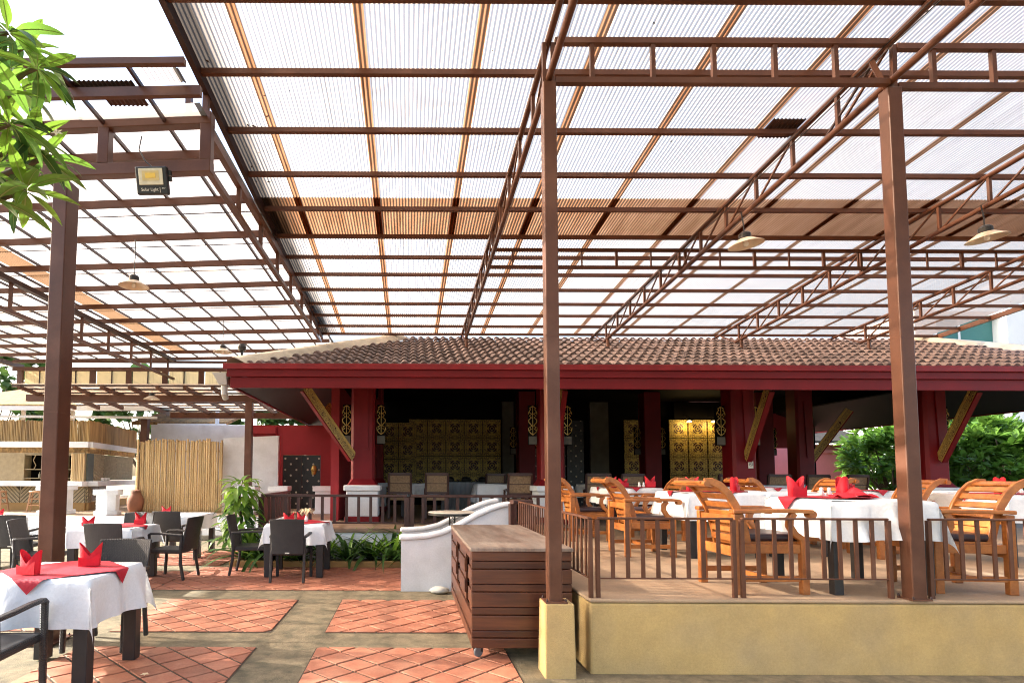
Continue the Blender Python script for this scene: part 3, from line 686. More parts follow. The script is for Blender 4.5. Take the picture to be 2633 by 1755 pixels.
rail_run([(-2.58, 10.46), (-2.58, 12.6)], 'side run of the dark wooden balustrade going back along the pavilion', 'wooden_railing', 'railing', RAILW, 0, .10, .575, .205, .05, .05, (.10, .045), .10, group='pavilion balustrades')
rail_run([(1.33, 7.55), (1.60, 7.62)], 'short dark wooden handrail end at the top of the stair wall', 'wooden_railing', 'railing', RAILW, 0, .0, .60, .2, .05, .05, (.12, .05), .06, group='pavilion balustrades')
# steel terrace railings
FR = dict(name='steel_railing', cat='railing', mat=STEEL, h0=0, hb=.145, ht=.607, sp=.1245, bw=.03, bd=.012, rail=(.03, .018), posts=.032, group='steel terrace railings')
rail_run([(1.475, 4.585), (2.535, 4.585)], 'brown steel railing at the left end of the terrace front', **FR)
rail_run([(2.60, 4.585), (3.745, 4.585)], 'brown steel railing in the middle of the terrace front, left of the thick column', **FR)
rail_run([(4.06, 4.585), (5.20, 4.585)], 'brown steel railing right of the thick column, before the armchair', **FR)
rail_run([(5.26, 4.585), (6.40, 4.585)], 'brown steel railing at the right picture edge of the terrace front', **FR)
FR2 = dict(FR); FR2['sp'] = .115
rail_run([(1.415, 4.57), (1.415, 7.45)], 'brown steel railing running back along the terrace side beside the cart', **FR2)

# ================================================================== MAIN CANOPY
cn = thing('canopy', 'large brown steel canopy with corrugated bronze translucent roof over the terrace', 'canopy')
def cz(Y): return 5.43 - .075 * Y
CX0, CX1 = -1.83, 11.15
def corr(x0, x1, y0, y1, z0off, name, mat, par, flat=None, amp=.0065, seg=6):
    n = max(2, int((x1 - x0) / PITCHX * seg)); vs = []
    for k in range(n + 1):
        x = x0 + (x1 - x0) * k / n; dz = amp * math.cos(2 * math.pi * x / PITCHX)
        for y in (y0, y1):
            vs.append((x, y, (cz(y) if flat is None else flat) + z0off - dz))
    fs = [(2 * k, 2 * k + 2, 2 * k + 3, 2 * k + 1) for k in range(n)]
    return MB().add(vs, fs).build(name, mat, par, smooth=True)
edges = [CX0 - .03] + [-1.40 + .9925 * k for k in range(13)] + [CX1 + .03]
for k in range(len(edges) - 1):
    a, b_ = edges[k] - (.043 if k else 0), edges[k + 1] + (.043 if k < len(edges) - 2 else 0)
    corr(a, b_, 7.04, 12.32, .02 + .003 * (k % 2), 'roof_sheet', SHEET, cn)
    corr(a, b_, -4.0, 8.10, .027 + .003 * (k % 2), 'roof_sheet', SHEET, cn)  # near half runs on unseen behind the camera, extended to cut front sky light
PUR = [-3.9, -3.15, -2.4, -1.65, -.9, -.15, .6, 1.3, 2.03, 2.75, 3.45, 4.17, 4.91, 5.68, 6.43, 7.17, 7.89, 8.53, 9.15, 9.77, 10.42, 11.03, 11.65, 12.16]
for y in PUR:
    MB().bar((CX0, y, cz(y) - .05), (CX1, y, cz(y) - .05), .05, .048).build('purlin', STEEL, cn)
MB().bar((CX0 - .02, -4.0, cz(-4.0) - .06), (CX0 - .02, 12.32, cz(12.32) - .06), .05, .10).build('edge_beam', STEEL_D, cn)
MB().bar((CX1 + .02, -4.0, cz(-4.0) - .06), (CX1 + .02, 12.32, cz(12.32) - .06), .05, .09).build('edge_beam', STEEL, cn)
TX = [1.115, 3.87, 6.47, 8.95]
for ti, x in enumerate(TX):
    t0, dz = -.105, -.425
    tr = MB().tube([(x, -4.0, cz(-4.0) + t0), (x, 12.25, cz(12.25) + t0)], .029, 8).build('truss', STEEL, cn, smooth=True)
    MB().tube([(x, -4.0, cz(-4.0) + dz), (x, 11.4, cz(11.4) + dz)], .029, 8).build('lower_chord', STEEL, tr, smooth=True)
    sm = MB(); y = 2.6; k = 0
    ys = [2.6 + .62 * i for i in range(15)]
    for i, y in enumerate(ys):
        if abs(y - 4.5) < .25: continue
        MB().bar((x, y, cz(y) + t0), (x, y, cz(y) + dz), .032, .032).build('strut', STEEL, tr)
        if i and i % 1 == 0:
            y2 = ys[i - 1]
            MB().bar((x, y2, cz(y2) + t0), (x, y, cz(y) + dz), .018, .018).build('diagonal', STEEL, tr) if i % 2 == 0 or y > 6.5 else None
    MB().bar((x, 11.4, cz(11.4) + dz), (x, 12.0, cz(12.0) + t0), .022, .022).build('diagonal', STEEL, tr)
    py = 11.22
    MB().tube([(x + .01, py, cz(py) + dz), (x + .01, py, roof_z(py - EY) + .02)], .032, 8).build('roof_post', STEEL, tr)
# columns with their plates
def steel_col(x0, x1, y0, y1, z0, z1, par, plate=.05):
    c = MB().box(x0, x1, y0, y1, z0, z1).build('column', STEEL, par, bevel=.008)
    MB().box(x0 - plate, x1 + plate, y0 - plate, y1 + plate, z0, z0 + .012).build('base_plate', STEEL, c)
    for sx in (x0 - plate * .6, x1 + plate * .6):
        for sy in (y0 - plate * .6, y1 + plate * .6):
            MB().lathe([(.009, 0), (.009, .012), (.005, .02)], 8, (sx, sy, z0 + .012)).build('anchor_bolt', STEEL_D, c)
    MB().box(x0 - .0015, x1 + .0015, y0 - .0015, y1 + .0015, z0 + 2.03, z0 + 2.042).build('weld_seam', STEEL, c)
    return c
steel_col(1.062, 1.165, 4.45, 4.555, .541, 4.625, cn, .03)
steel_col(3.845, 3.955, 4.50, 4.61, TZ, 4.625, cn, .02)
# cross beams between the columns
def cross(y, z0, z1, x0, x1, sp, par, w=.05, first=.30, thick=True):
    t = MB().bar((x0, y, z0), (x1, y, z0), w, w * .95).build('cross_beam', STEEL, par)
    MB().bar((x0, y, z1), (x1, y, z1), w, w * .95).build('top_chord', STEEL, t)
    x = x0 + first; k = 0
    while x < x1 - .1:
        ww = .034 if (k % 2 or not thick) else .02
        MB().bar((x, y, z0 + w / 2), (x, y, z1 - w / 2), ww, ww).build('strut', STEEL, t); x += sp; k += 1
cross(4.50, 4.652, 4.985, 1.166, 3.844, .49, cn, first=.30, thick=False)
cross(4.55, 4.652, 4.985, 3.956, 6.45, .49, cn, first=.30, thick=False)
cross(8.10, 4.44, 4.69, 1.14, 11.1, .49, cn, w=.045, first=.33)
for x in (1.08, 1.15): MB().bar((x, 4.50, 4.625), (x, 4.50, 4.97), .03, .03).build('cap_strut', STEEL, cn)
MB().bar((3.87, 4.55, 4.625), (3.80, 4.60, 4.90), .035, .035).build('cap_strut', STEEL, cn); MB().bar((3.93, 4.55, 4.625), (3.94, 4.55, 5.0), .035, .035).build('cap_strut', STEEL, cn)
MB().bar((3.87, 4.62, 4.97), (3.87, 5.35, 4.58), .018, .018).build('diagonal', STEEL_D, cn)
# loose piece of dark sheet lying on the roof
loose = corr(3.60, 3.92, 5.55, 5.84, .002, 'loose_sheet', pm('loose_dark_sheet', (.05, .02, .012), .6), None, seg=5)
tag(loose, 'small dark piece of corrugated sheet lying on top of the canopy roof', 'roof sheet')

# pendant lamps
def pendant(loc, drop, label, tilt=(0, 0)):
    t = thing('pendant_lamp', label, 'lamp', loc, group='enamel pendant lamps')
    MB().tube([(0, 0, drop), (.004, 0, drop * .6), (-.004, 0, drop * .35), (0, 0, .12)], .007, 6).build('cord', BLACK, t)
    MB().lathe([(.03, .13), (.05, .12), (.065, .10), (.065, .055), (.05, .045)], 16).build('lamp_holder', BLACK, t, smooth=False)
    sh = MB().lathe([(.055, .05), (.08, .045), (.13, .012), (.185, -.02), (.19, -.026), (.18, -.022), (.125, .006), (.075, .038), (.05, .042)], 28, cap=False).build('lamp_shade', LAMP, t, smooth=True)
    MB().lathe([(.0, -.045), (.022, -.035), (.03, -.01), (.022, .02), (.015, .045)], 12).build('bulb', PORC, t, smooth=True)
    t.rotation_euler = (R(tilt[0]), R(tilt[1]), 0)
    return t
pendant((3.87, 6.55, 4.17), .36, 'cream pendant lamp hanging left of the thick brown column under the big canopy', (0, -7))
pendant((6.44, 6.35, 4.17), .36, 'cream pendant lamp hanging right of the thick brown column, near the picture edge', (0, -7))

pendant((-3.63, 7.56, 3.99), .60, 'cream pendant lamp hanging on a long cord just right of the left column')
pendant((-3.72, 11.55, 3.96), .63, 'cream pendant lamp hanging on a long cord above the left end of the tiled roof')
pendant((-6.2, 14.0, 3.33), .20, 'cream pendant lamp hanging under the front edge of the pergola')

lit = MB(); ql_ = random.Random(9)
for k in range(150):
    y = ql_.choice(PUR[9:]) + ql_.uniform(-.08, .3) if ql_.random() < .6 else ql_.uniform(3.9, 12); x = ql_.uniform(CX0 + .02, -1.3) if ql_.random() < .35 else ql_.uniform(CX0, CX1 - .2)
    a = ql_.uniform(0, 6.28); r_ = ql_.uniform(.008, .03); z = cz(y) + .012
    lit.add([(x + r_ * math.cos(a), y + r_ * math.sin(a), z), (x + r_ * .45 * math.cos(a + 1.6), y + r_ * .45 * math.sin(a + 1.6), z + .003), (x - r_ * math.cos(a), y - r_ * math.sin(a), z), (x + r_ * .45 * math.cos(a - 1.6), y + r_ * .45 * math.sin(a - 1.6), z + .003)], [(0, 1, 2, 3)])
stuff(lit.build('leaf_litter', pm('dry_litter', (.05, .03, .018), .9), cn))

for i, (dx, dz_, sag) in enumerate(((-.05, -.14, .02), (-.03, -.17, .035))):
    cb = MB(); pts = []
    for k in range(25):
        y = -3 + k * .62; pts.append((3.87 + dx, y, cz(y) + dz_ - sag * abs(math.sin(k * 1.3))))
    cb.tube(pts, .005, 5).build('cable', BLACK, cn)
# ================================================================== LEFT CANOPY
lc = thing('side_canopy', 'flat brown steel canopy with pale translucent roof over the left courtyard', 'canopy')
LZ = 4.60
def sk(x, y, f=.09): return y + f * (-1.9 - x)             # members run slightly skew, farther away to the left
LX0, LX1 = -11.0, -1.86
LP = [4.28, 4.63, 5.57, 6.5, 7.46, 8.45, 9.44, 10.47, 11.47, 12.53, 13.53, 14.5, 15.35]
for i, y in enumerate(LP):
    lx = -1.72 if i < 2 else LX1; f = (.02, .035, .065)[i] if i < 3 else .09
    MB().bar((lx, sk(lx, y, f), LZ + .04), (LX0, sk(LX0, y, f), LZ + .04), .05, .08 if i else .05).build('purlin', STEEL, lc)
for a_, b_ in zip(LP[1:-1], LP[2:]):
    y = (a_ + b_) / 2
    MB().bar((LX1, sk(LX1, y), LZ + .118), (LX0, sk(LX0, y), LZ + .118), .018, .006).build('lap_strip', STEEL_D, lc)
nr = 16
for k in range(nr):
    x = -2.22 - .575 * k
    MB().bar((x, sk(x, 4.34), LZ + .098), (x - .08, sk(x, 15.4), LZ + .098), .026, .034).build('rafter', STEEL_D, lc)
xs = [LX1 + .03, -3.0, -4.15, -5.30, -6.30, -7.45, -8.6, -9.75, LX0 - .05]
for k in range(len(xs) - 1):
    a, b_ = xs[k], xs[k + 1]
    dz = .125 + .006 * (k % 2)
    for y0, y1, e in ((4.9, 7.12, 0), (7.06, 9.05, .003), (8.99, 11.05, 0), (10.99, 13.05, .003), (12.99, 15.6, 0)):
        MB().add([(a, sk(a, y0), LZ + dz + e), (b_, sk(b_, y0), LZ + dz + e), (b_, sk(b_, y1), LZ + dz + e), (a, sk(a, y1), LZ + dz + e)], [(0, 1, 2, 3)]).build('roof_sheet', SHEETL, lc)
for y0, y1 in ((6.2, 9.0), (8.95, 12.0), (11.95, 15.4)): corr(-6.22, -5.80, y0, y1, 0, 'edge_sheet', BRONZE, lc, flat=LZ + .112, seg=4)
# broken brown sheet pieces left at the front edge of this canopy
def broken(x0, x1, y0, y1, lab, mat=None):
    o = corr(x0, x1, y0, y1, 0, 'broken_sheet', mat or SHEET, None, flat=LZ + .115, seg=5); return tag(o, lab, 'roof sheet')
broken(-2.95, -2.28, 4.60, 4.74, 'dark torn strip of roof sheet above the left beam, beside the leaves', pm('torn_dark_sheet', (.03, .014, .010), .7))
broken(-2.14, -1.84, 4.44, 4.62, 'brown torn strip of roof sheet against the edge of the big canopy')
broken(-2.62, -2.28, 4.82, 4.93, 'small torn strip of roof sheet just behind the front beam', pm('torn_brown_sheet', (.06, .022, .014), .7))
# trusses
def lt_truss(x, z0, z1, y0, y1, sp, w, upw, lowmat=STEEL, upmat=STEEL):
    t = MB().bar((x, y0, z1), (x, y1, z1), upw, .08).build('truss', upmat, lc)
    MB().bar((x, y0, z0), (x, y1, z0), w, w).build('lower_chord', lowmat, t)
    n = int((y1 - y0) / sp)
    for i in range(1, n + 1):
        y = y0 + i * sp
        MB().bar((x, y, z0), (x, y, z1), .045, .045).build('strut', STEEL, t)
    return t
lt_truss(-1.84, 4.27, 4.62, 5.2, 12.0, .93, .055, .06)
lt_truss(-6.25, 4.03, 4.52, 6.0, 15.4, 1.0, .055, .10, upmat=STEEL_D)
MB().bar((-10.9, 12.0, 4.5), (-10.9, 16.3, 4.5), .12, .12).build('gutter', STEEL_D, lc)
# box beam across the front on the left column
bx = thing('beam_frame', 'heavy brown box beam frame with short posts on the left column', 'beam')
def bb(x): return 5.13 + .065 * (-1.8 - x)
MB().bar((-1.79, bb(-1.79), 4.268), (-6.3, bb(-6.3), 4.25), .10, .11).build('bottom_chord', STEEL, bx, bevel=.006)
MB().bar((-1.79, bb(-1.79), 4.715), (-6.3, bb(-6.3), 4.70), .10, .115).build('top_chord', STEEL, bx, bevel=.006)
for x in (-1.842, -2.80, -3.75, -4.7): MB().box(x - .05, x + .05, bb(x) - .048, bb(x) + .048, 4.322, 4.66).build('post', STEEL, bx, bevel=.005)
for x in (-1.86, -2.02): MB().box(x - .025, x + .025, bb(x) - .03, bb(x) + .03, 4.77, 4.98).build('stub', STEEL, bx)
lcol = thing('steel_column', 'thick brown steel column in the left courtyard behind the nearest dining table', 'column')
steel_col(-3.272, -3.140, 5.20, 5.40, .012, 4.20, lcol, .07)
# floodlight hanging from the beam
fl = thing('solar_floodlight', 'black solar floodlight hanging from the brown beam at upper left', 'floodlight', (-2.28, 4.99, 4.20))
fl.rotation_euler = (R(16), 0, R(-2))
MB().box(-.142, .142, -.02, .035, -.235, .0).build('housing', BLACK, fl, bevel=.012)
MB().box(-.108, .108, -.028, -.0205, -.155, -.018).build('lens', pm('led_lens', (.62, .58, .42), .25, .1, 20), fl, bevel=.01)
MB().box(-.075, .075, -.031, -.0285, -.12, -.04).build('reflector_step', pm('led_warm', (.62, .5, .22), .3, .1, 20), fl)
MB().box(-.045, .045, -.034, -.0315, -.1, -.058).build('led_chip', pm('led_yellow', (.72, .5, .08), .4, .1, 20), fl)
for y, z in ((.04, -.05), (.04, -.1)): MB().box(.142, .165, y - .03, y, z - .02, z + .02).build('hinge', BLACK, fl)
MB().tube([(0, .02, .0), (-.06, .03, .05), (-.13, .08, .16), (-.15, .2, .3)], .006, 6).build('cable', BLACK, fl)
def text_obj(txt, size, loc, rot, mat, parent):
    cu = bpy.data.curves.new('lettering', 'FONT'); cu.body = txt; cu.size = size; cu.extrude = .0006; cu.align_x = 'CENTER'
    tmp = bpy.data.objects.new('tmp', cu); COL.objects.link(tmp)
    dg = bpy.context.evaluated_depsgraph_get(); me = bpy.data.meshes.new_from_object(tmp.evaluated_get(dg))
    bpy.data.objects.remove(tmp); me.materials.clear(); me.materials.append(mat)
    o = inst('lettering', me, parent, loc); o.rotation_euler = rot; return o
text_obj('Solar Light', .036, (-.02, -.0225, -.205), (R(90), 0, 0), IVORY, fl)
text_obj('IP67', .018, (.105, -.0225, -.19), (R(90), 0, 0), IVORY, fl)
MB().box(.071, .074, -.023, -.0205, -.22, -.175).build('divider', IVORY, fl)

# clerestory of milky sheets at the back of the left canopy
cl = thing('clerestory_screen', 'row of milky corrugated panels between brown posts at the back of the left canopy', 'screen')
CY = 15.5
MB().bar((-10.6, CY, 4.30), (-2.9, CY, 4.30), .10, .10).build('top_beam', STEEL, cl); MB().bar((-10.6, CY - .02, 4.50), (-2.9, CY - .02, 4.50), .08, .06).build('upper_rail', STEEL, cl)
MB().bar((-10.6, CY, 3.85), (-2.9, CY, 3.85), .08, .07).build('bottom_beam', STEEL, cl)
pxs = [-10.4 + .97 * k for k in range(8)]
for x in pxs: MB().box(x - .07, x + .07, CY - .04, CY + .04, 3.86, 4.26).build('post', STEEL, cl)
for a, b_ in zip(pxs[:-1], pxs[1:]):
    MB().box(a + .08, (a + b_) / 2 - .012, CY + .05, CY + .053, 3.88, 4.25).build('panel', CLEAR, cl); MB().box((a + b_) / 2 + .012, b_ - .08, CY + .05, CY + .053, 3.88, 4.25).build('panel', CLEAR, cl)
    MB().box((a + b_) / 2 - .012, (a + b_) / 2 + .012, CY + .03, CY + .07, 3.86, 4.26).build('mullion', STEEL_D, cl)

# ------------------------------------------------------------------ slatted pergola behind
pg = thing('pergola', 'brown timber pergola with translucent roof in front of the bamboo bar', 'pergola')
GY, GZ = 14.6, 3.42
MB().bar((-9.6, GY, GZ - .02), (-3.2, GY, GZ - .02), .12, .17).build('front_beam', STEEL, pg)
MB().bar((-7.15, GY + 2.9, GZ - .15), (-2.2, GY + 2.9, GZ - .15), .12, .17).build('rear_beam', STEEL, pg)
for k in range(13):
    x = -9.3 + .66 * k
    if x > -2.2: break
    y1 = GY + 3.1 if x > -7.4 else GY + 1.6
    MB().prism([(GY - .8, GZ + .145), (GY - .78, GZ + .10), (GY - .45, GZ + .075), (y1, GZ - .135), (y1, GZ - .03), (GY - .8, GZ + .18)], 'x', x - .035, x + .035).build('rafter', STEEL, pg)
for k in range(9):
    y = GY - .7 + .455 * k
    zb_ = GZ + .20 - .0545 * (y - GY + .8)
    MB().bar((-9.5, y, zb_), (-2.3, y, zb_), .07, .03).build('batten', STEEL_D, pg)
for k in range(7):
    a = -9.5 + k * 1.03
    MB().add([(a, GY - .85, GZ + .222 + .004 * (k % 2)), (a + 1.06, GY - .85, GZ + .222 + .004 * (k % 2)), (a + 1.06, GY + 3.1, GZ + .005 + .004 * (k % 2)), (a, GY + 3.1, GZ + .005 + .004 * (k % 2))], [(0, 1, 2, 3)]).build('roof_sheet', SHEETL, pg)
for x, z0 in ((-4.0, 1.22), (-8.75, 1.22)): MB().box(x - .085, x + .085, GY - .085, GY + .085, z0, GZ - .105).build('post', STEEL, pg, bevel=.006)
MB().box(-7.9 - .1, -7.9 + .1, GY + 2.75, GY + 2.95, .5, GZ - .235).build('post', STEEL, pg, bevel=.006)
# white plinths
def plinth(x, y, label, w=.19, h=.72, oct_=False):
    t = thing('white_plinth', label, 'plinth', (x, y, .505), group='white masonry plinths on the platform')
    n = 8 if oct_ else 4
    def pts(r_): return [(r_ / math.cos(math.pi / n) * math.cos(2 * math.pi * (i + .5) / n), r_ / math.cos(math.pi / n) * math.sin(2 * math.pi * (i + .5) / n)) for i in range(n)]
    MB().prism(pts(w), 'z', .0, h - .13).build('shaft', WHITE, t, bevel=.008)
    MB().prism(pts(w * 1.28), 'z', h - .13, h - .005).build('cap', WHITE, t, bevel=.012)
    MB().prism(pts(w * 1.2), 'z', .0, .10).build('foot', WHITE, t, bevel=.012)
    return t
plinth(-4.0, GY, 'white plinth under the brown pergola post beside the white wall')
plinth(-3.2, GY, 'white plinth left of the dark dotted door')
plinth(-2.1, GY, 'white plinth at the right of the dark dotted door', )
plinth(-8.75, GY, 'tall white plinth under the pergola post right of the thick column', w=.26)
plinth(-7.35, 14.35, 'free standing eight sided white plinth before the bamboo bar', w=.24, h=.62, oct_=True)

# ------------------------------------------------------------------ bamboo pole screen
bs = thing('bamboo_screen', 'tall screen of upright bamboo poles against the white wall', 'screen')
rb = random.Random(3)
def pole_mesh(seed):
    q = random.Random(seed); pr = []; z = 0; H = 1.86 + q.uniform(-.025, .03); r_ = q.uniform(.024, .029)
    while z < H - .15:
        L = min(q.uniform(.20, .33), H - z - .01); pr += [(r_ * 1.0, z + .008), (r_ * .97, z + L * .5), (r_ * 1.0, z + L - .012), (r_ * 1.14, z + L), (r_ * .94, z + L + .006)]; z += L
    pr += [(r_, H), (r_ * .7, H), (r_ * .7, H - .03)]
    return MB().lathe(pr, 9, cap=True).mesh('bamboo_pole', BAMB, True)
pmz = [pole_mesh(s) for s in range(6)]
for k in range(42):
    x = -7.02 + k * .0535
    o = inst('bamboo_pole', pmz[rb.randrange(6)], bs, (x, 15.1 + rb.uniform(-.008, .008), .508)); o.rotation_euler = (rb.uniform(-.008, .008), rb.uniform(-.011, .011) - (.03 if k < 2 else 0), rb.uniform(0, 6))
    o.scale = (1, 1, rb.uniform(.985, 1.02))
for z in (.9, 2.1): MB().tube([(-7.02, 15.15, z), (-4.83, 15.15, z)], .02, 8).build('cross_pole', BAMB, bs)
# white walls behind
w = thing('white_wall', 'tall white rendered wall beside the bamboo screen, slightly sloping top', 'wall')
MB().prism([(-4.9, .4), (-3.43, .4), (-3.43, 2.53), (-4.9, 2.46)], 'y', 15.4, 15.55).build('wall_panel', WHITE, w, bevel=.01)
w = thing('white_wall', 'long plain white boundary wall behind the bamboo screen', 'wall')
MB().box(-8.1, -4.75, 18.3, 18.45, .4, 3.06).build('wall_panel', WHITE, w, bevel=.01)
w = thing('red_wall', 'deep red wall with a dark door at the left of the pavilion', 'wall')
MB().box(-4.7, -3.70, 17.2, 17.35, .4, 2.96).build('wall_panel', REDW, w); MB().box(-2.58, -1.64, 17.2, 17.35, .4, 2.96).build('wall_panel', REDW, w); MB().box(-3.699, -2.581, 17.2, 17.35, 2.08, 2.96).build('wall_panel', REDW, w)
MB().prism([(-4.72, 17.05), (-3.9, 17.05), (-3.9, 17.19), (-4.72, 17.19)], 'z', 2.70, 2.90).build('wall_beam', REDW, w)
d = MB().box(-3.69, -2.59, 17.24, 17.30, .5, 2.07).build('door', DOTS, w)
MB().lathe([(.0, 0), (.06, .02), (.075, .10), (.10, .14), (.075, .18), (.06, .26), (.0, .30)], 10, (-2.78, 17.22, 1.50)).build('door_crest', GOLD, d)
MB().box(-3.16, -3.14, 17.225, 17.238, .5, 2.07).build('door_gap', STEEL_D, d)
MB().box(-3.9, -3.87, 17.15, 17.19, .4, 2.95).build('conduit', REDW, w)

# ------------------------------------------------------------------ bamboo bar
br = thing('bamboo_bar', 'garden bar clad with bamboo, white counter and chevron panels, at far left', 'bar')
BY = 15.9
FX = -8.71                                            # corner where the front turns back to the right
def seg(p, q): return Vector(p), Vector(q)
runs = [((-13.5, BY), (FX, BY)), ((FX, BY), (-9.35, BY + 4.1))]
q = random.Random(8)
for (a, b_), nm in zip(runs, ('front', 'side')):
    a, b_ = Vector(a), Vector(b_); L = (b_ - a).length; d = (b_ - a) / L; ang = math.atan2(d.y, d.x)
    n_ = Vector((d.y, -d.x))
    cane = MB(); s = 0
    while s < L:
        wd = q.uniform(.028, .05); p = a + d * (s + wd / 2)
        cane.tube([(p.x, p.y, 2.38), (p.x + q.uniform(-.006, .006), p.y, 2.96 + q.uniform(-.03, .02))], wd / 2, 5); s += wd * 1.02
    stuff(cane.build('cane_fascia', CANE, br))
    def board(z0, z1, off, th, mat, name, e0=0, e1=0, bev=.008):
        p0, p1 = a + d * e0 - n_ * 0, b_ + d * e1
        m = (p0 + p1) / 2 + n_ * off
        return MB().box(-(p1 - p0).length / 2, (p1 - p0).length / 2, -th / 2, th / 2, z0, z1).build(name, mat, br, bevel=bev, loc=(m.x, m.y, 0), rz=ang)
    board(2.22, 2.37, .06, .10, WHITE, 'eave_board', -.02, .03)
    board(2.07, 2.22, -.05, .06, THATCH, 'thatch_valance')
    board(1.17, 1.30, .05, .42, WHITE, 'counter_top')
    board(.50, .72, -.10, .08, OCHW, 'base_board')
    # chevron boards under the counter
    def chevron(s0, s1, z0, z1, off, dirs, name):
        m = MB(); W_ = s1 - s0; cnt = int((z1 - z0 + W_) / .105)
        for k in range(cnt):
            c0 = z0 - W_ + k * .105
            P0 = (0, c0 + .0) ; P1 = (W_, c0 + W_)
            poly = [(0, c0), (W_, c0 + W_), (W_, c0 + W_ + .075), (0, c0 + .075)]
            poly = clip(poly, 0, W_, z0, z1)
            if not poly: continue
            if dirs < 0: poly = [(W_ - u, v) for u, v in poly][::-1]
            m.prism(poly, 'y', -.012, .0)
        p = a + d * s0 + n_ * off
        o = m.build(name, CHEV, br, loc=(p.x, p.y, 0), rz=ang); stuff(o)
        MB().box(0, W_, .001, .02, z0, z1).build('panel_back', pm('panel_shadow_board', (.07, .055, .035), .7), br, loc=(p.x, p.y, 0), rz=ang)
    npan = int(L / .62)
    if nm == 'front':
        for k in range(npan): chevron(L - (k + 1) * .62 + .012, L - k * .62 - .012, .72, 1.17, -.06, -1 if k % 2 else 1, 'chevron_panel')
    else:
        chevron(.02, .5, .72, 1.17, -.06, -1, 'chevron_panel')
        for s0 in (.32, .98): board2 = MB().box(0, .62, 0, .03, .74, 1.16).build('cabinet_door', DECKW, br, loc=(*(a + d * s0 - n_ * .06), 0), rz=ang)
        for k, (s0, s1) in enumerate(((.40, 1.28), (1.30, 2.38), (2.40, 4.0))): chevron(s0, s1, 1.32, 2.06, -.05, 1 if k % 2 == 0 else -1, 'chevron_panel')
# back wall with shelves seen through the front opening
MB().box(-13.5, -9.2, BY + 1.6, BY + 1.65, .5, 2.3).build('back_board', CHEV, br)
MB().box(-9.15, -8.80, BY - .03, BY + .03, 1.302, 2.07).build('corner_post', CHEV, br)
for k in range(8): MB().tube([(-9.12 + k * .045, BY - .055, 1.302), (-9.12 + k * .045, BY - .055, 2.06)], .024, 7).build('bamboo_post', BAMB, br)
MB().box(-8.80, -8.76, BY + .06, BY + .36, 1.302, 2.06).build('grey_panel', pm('grey_door', (.10, .12, .11), .5), br)
sh = MB()
for z in (1.36, 1.62, 2.05): MB().box(-11.3, -9.6, BY + 1.28, BY + 1.58, z, z + .025).build('shelf', CHEV, br)
for x in (-11.3, -10.7, -10.15, -9.6): MB().box(x - .015, x + .015, BY + 1.26, BY + 1.585, 1.30, 2.08).build('shelf_upright', CHEV, br)
MB().box(-11.3, -9.6, BY + 1.586, BY + 1.598, 1.3, 2.08).build('shelf_back', DARK, br)
for x in (-11.0, -10.4, -9.85):
    MB().tube([(x, BY + 1.27, 1.645), (x + .05, BY + 1.27, 1.75), (x - .03, BY + 1.27, 1.9), (x + .04, BY + 1.27, 2.05)], .012, 6).build('driftwood_strut', CHEV, br)
MB().add([(-13.6, BY - .5, 2.95), (-8.2, BY - .5, 2.95), (-6.6, BY + 2.6, 2.95), (-6.6, BY + 5, 4.0), (-13.6, BY + 5, 4.2)], [(0, 1, 2, 3, 4)]) if False else None
# bottles on the shelf, stools, jar
bm_ = MB().lathe([(.028, 0), (.03, .01), (.03, .10), (.012, .135), (.011, .17), (.0, .175)], 10).mesh('bottle', pm('bottle_glass', (.5, .46, .34), .15, .2, 20), True)
for i, x in enumerate((-10.9, -10.55, -10.3, -9.9)):
    o = inst('bottle', bm_, None, (x, BY + 1.38, 1.385)); tag(o, ('pale bottle on the bar shelf, leftmost of four', 'pale bottle on the bar shelf, second from left', 'pale bottle on the bar shelf, third from left', 'pale bottle on the bar shelf, rightmost of four')[i], 'bottle', 'bottles on the bar shelf')
def stool():
    t = thing('bar_stool', 'x', 'stool', group='wooden bar stools')
    MB().lathe([(.0, .50), (.15, .50), (.165, .515), (.165, .535), (.15, .548), (.0, .55)], 16).build('seat', STOOLW, t)
    for sx in (-1, 1):
        for sy in (-1, 1): MB().bar((sx * .10, sy * .10, .505), (sx * .16, sy * .16, 0), .032, .032).build('leg', STOOLW, t)
    for z, r_ in ((.18, .139), (.34, .12)):
        for s in (-1, 1):
            MB().bar((-r_, s * r_, z), (r_, s * r_, z), .018, .025).build('rung', STOOLW, t); MB().bar((s * r_, -r_, z + .03), (s * r_, r_, z + .03), .018, .025).build('rung', STOOLW, t)
    return t
mk = Maker(stool())
mk('wooden bar stool at the far left picture edge before the bar counter', (-10.75, BY - .5, .508)); mk('wooden bar stool right of the first, half hidden by the thick column', (-9.75, BY - .55, .508), .3)
jar = thing('clay_jar', 'round brown clay jar standing behind the eight sided plinth', 'jar', (-6.98, 15.0, .508))
o = MB().lathe([(.11, 0), (.17, .08), (.20, .22), (.20, .36), (.15, .47), (.11, .52), (.13, .55), (.11, .55), (.09, .5)], 22).build('body', CLAY, jar, smooth=True)
MB().lathe([(.115, .56), (.115, .58), (.0, .60)], 18).build('lid', CLAY, jar)
# crockery and a box on the side counter
mg = MB().lathe([(.035, 0), (.04, .09), (.036, .09), (.03, .01)], 12).mesh('mug', PORC, True)
for i, (s, lab) in enumerate(((.75, 'white mug on the bar counter, leftmost'), (1.0, 'white mug on the bar counter, second from left'), (1.25, 'white mug on the bar counter, third from left'))):
    p = Vector((FX, BY)) + (Vector((-9.35, BY + 4.1)) - Vector((FX, BY))).normalized() * s; tag(inst('mug', mg, None, (p.x + .12, p.y, 1.302)), lab, 'mug', 'mugs on the bar counter')

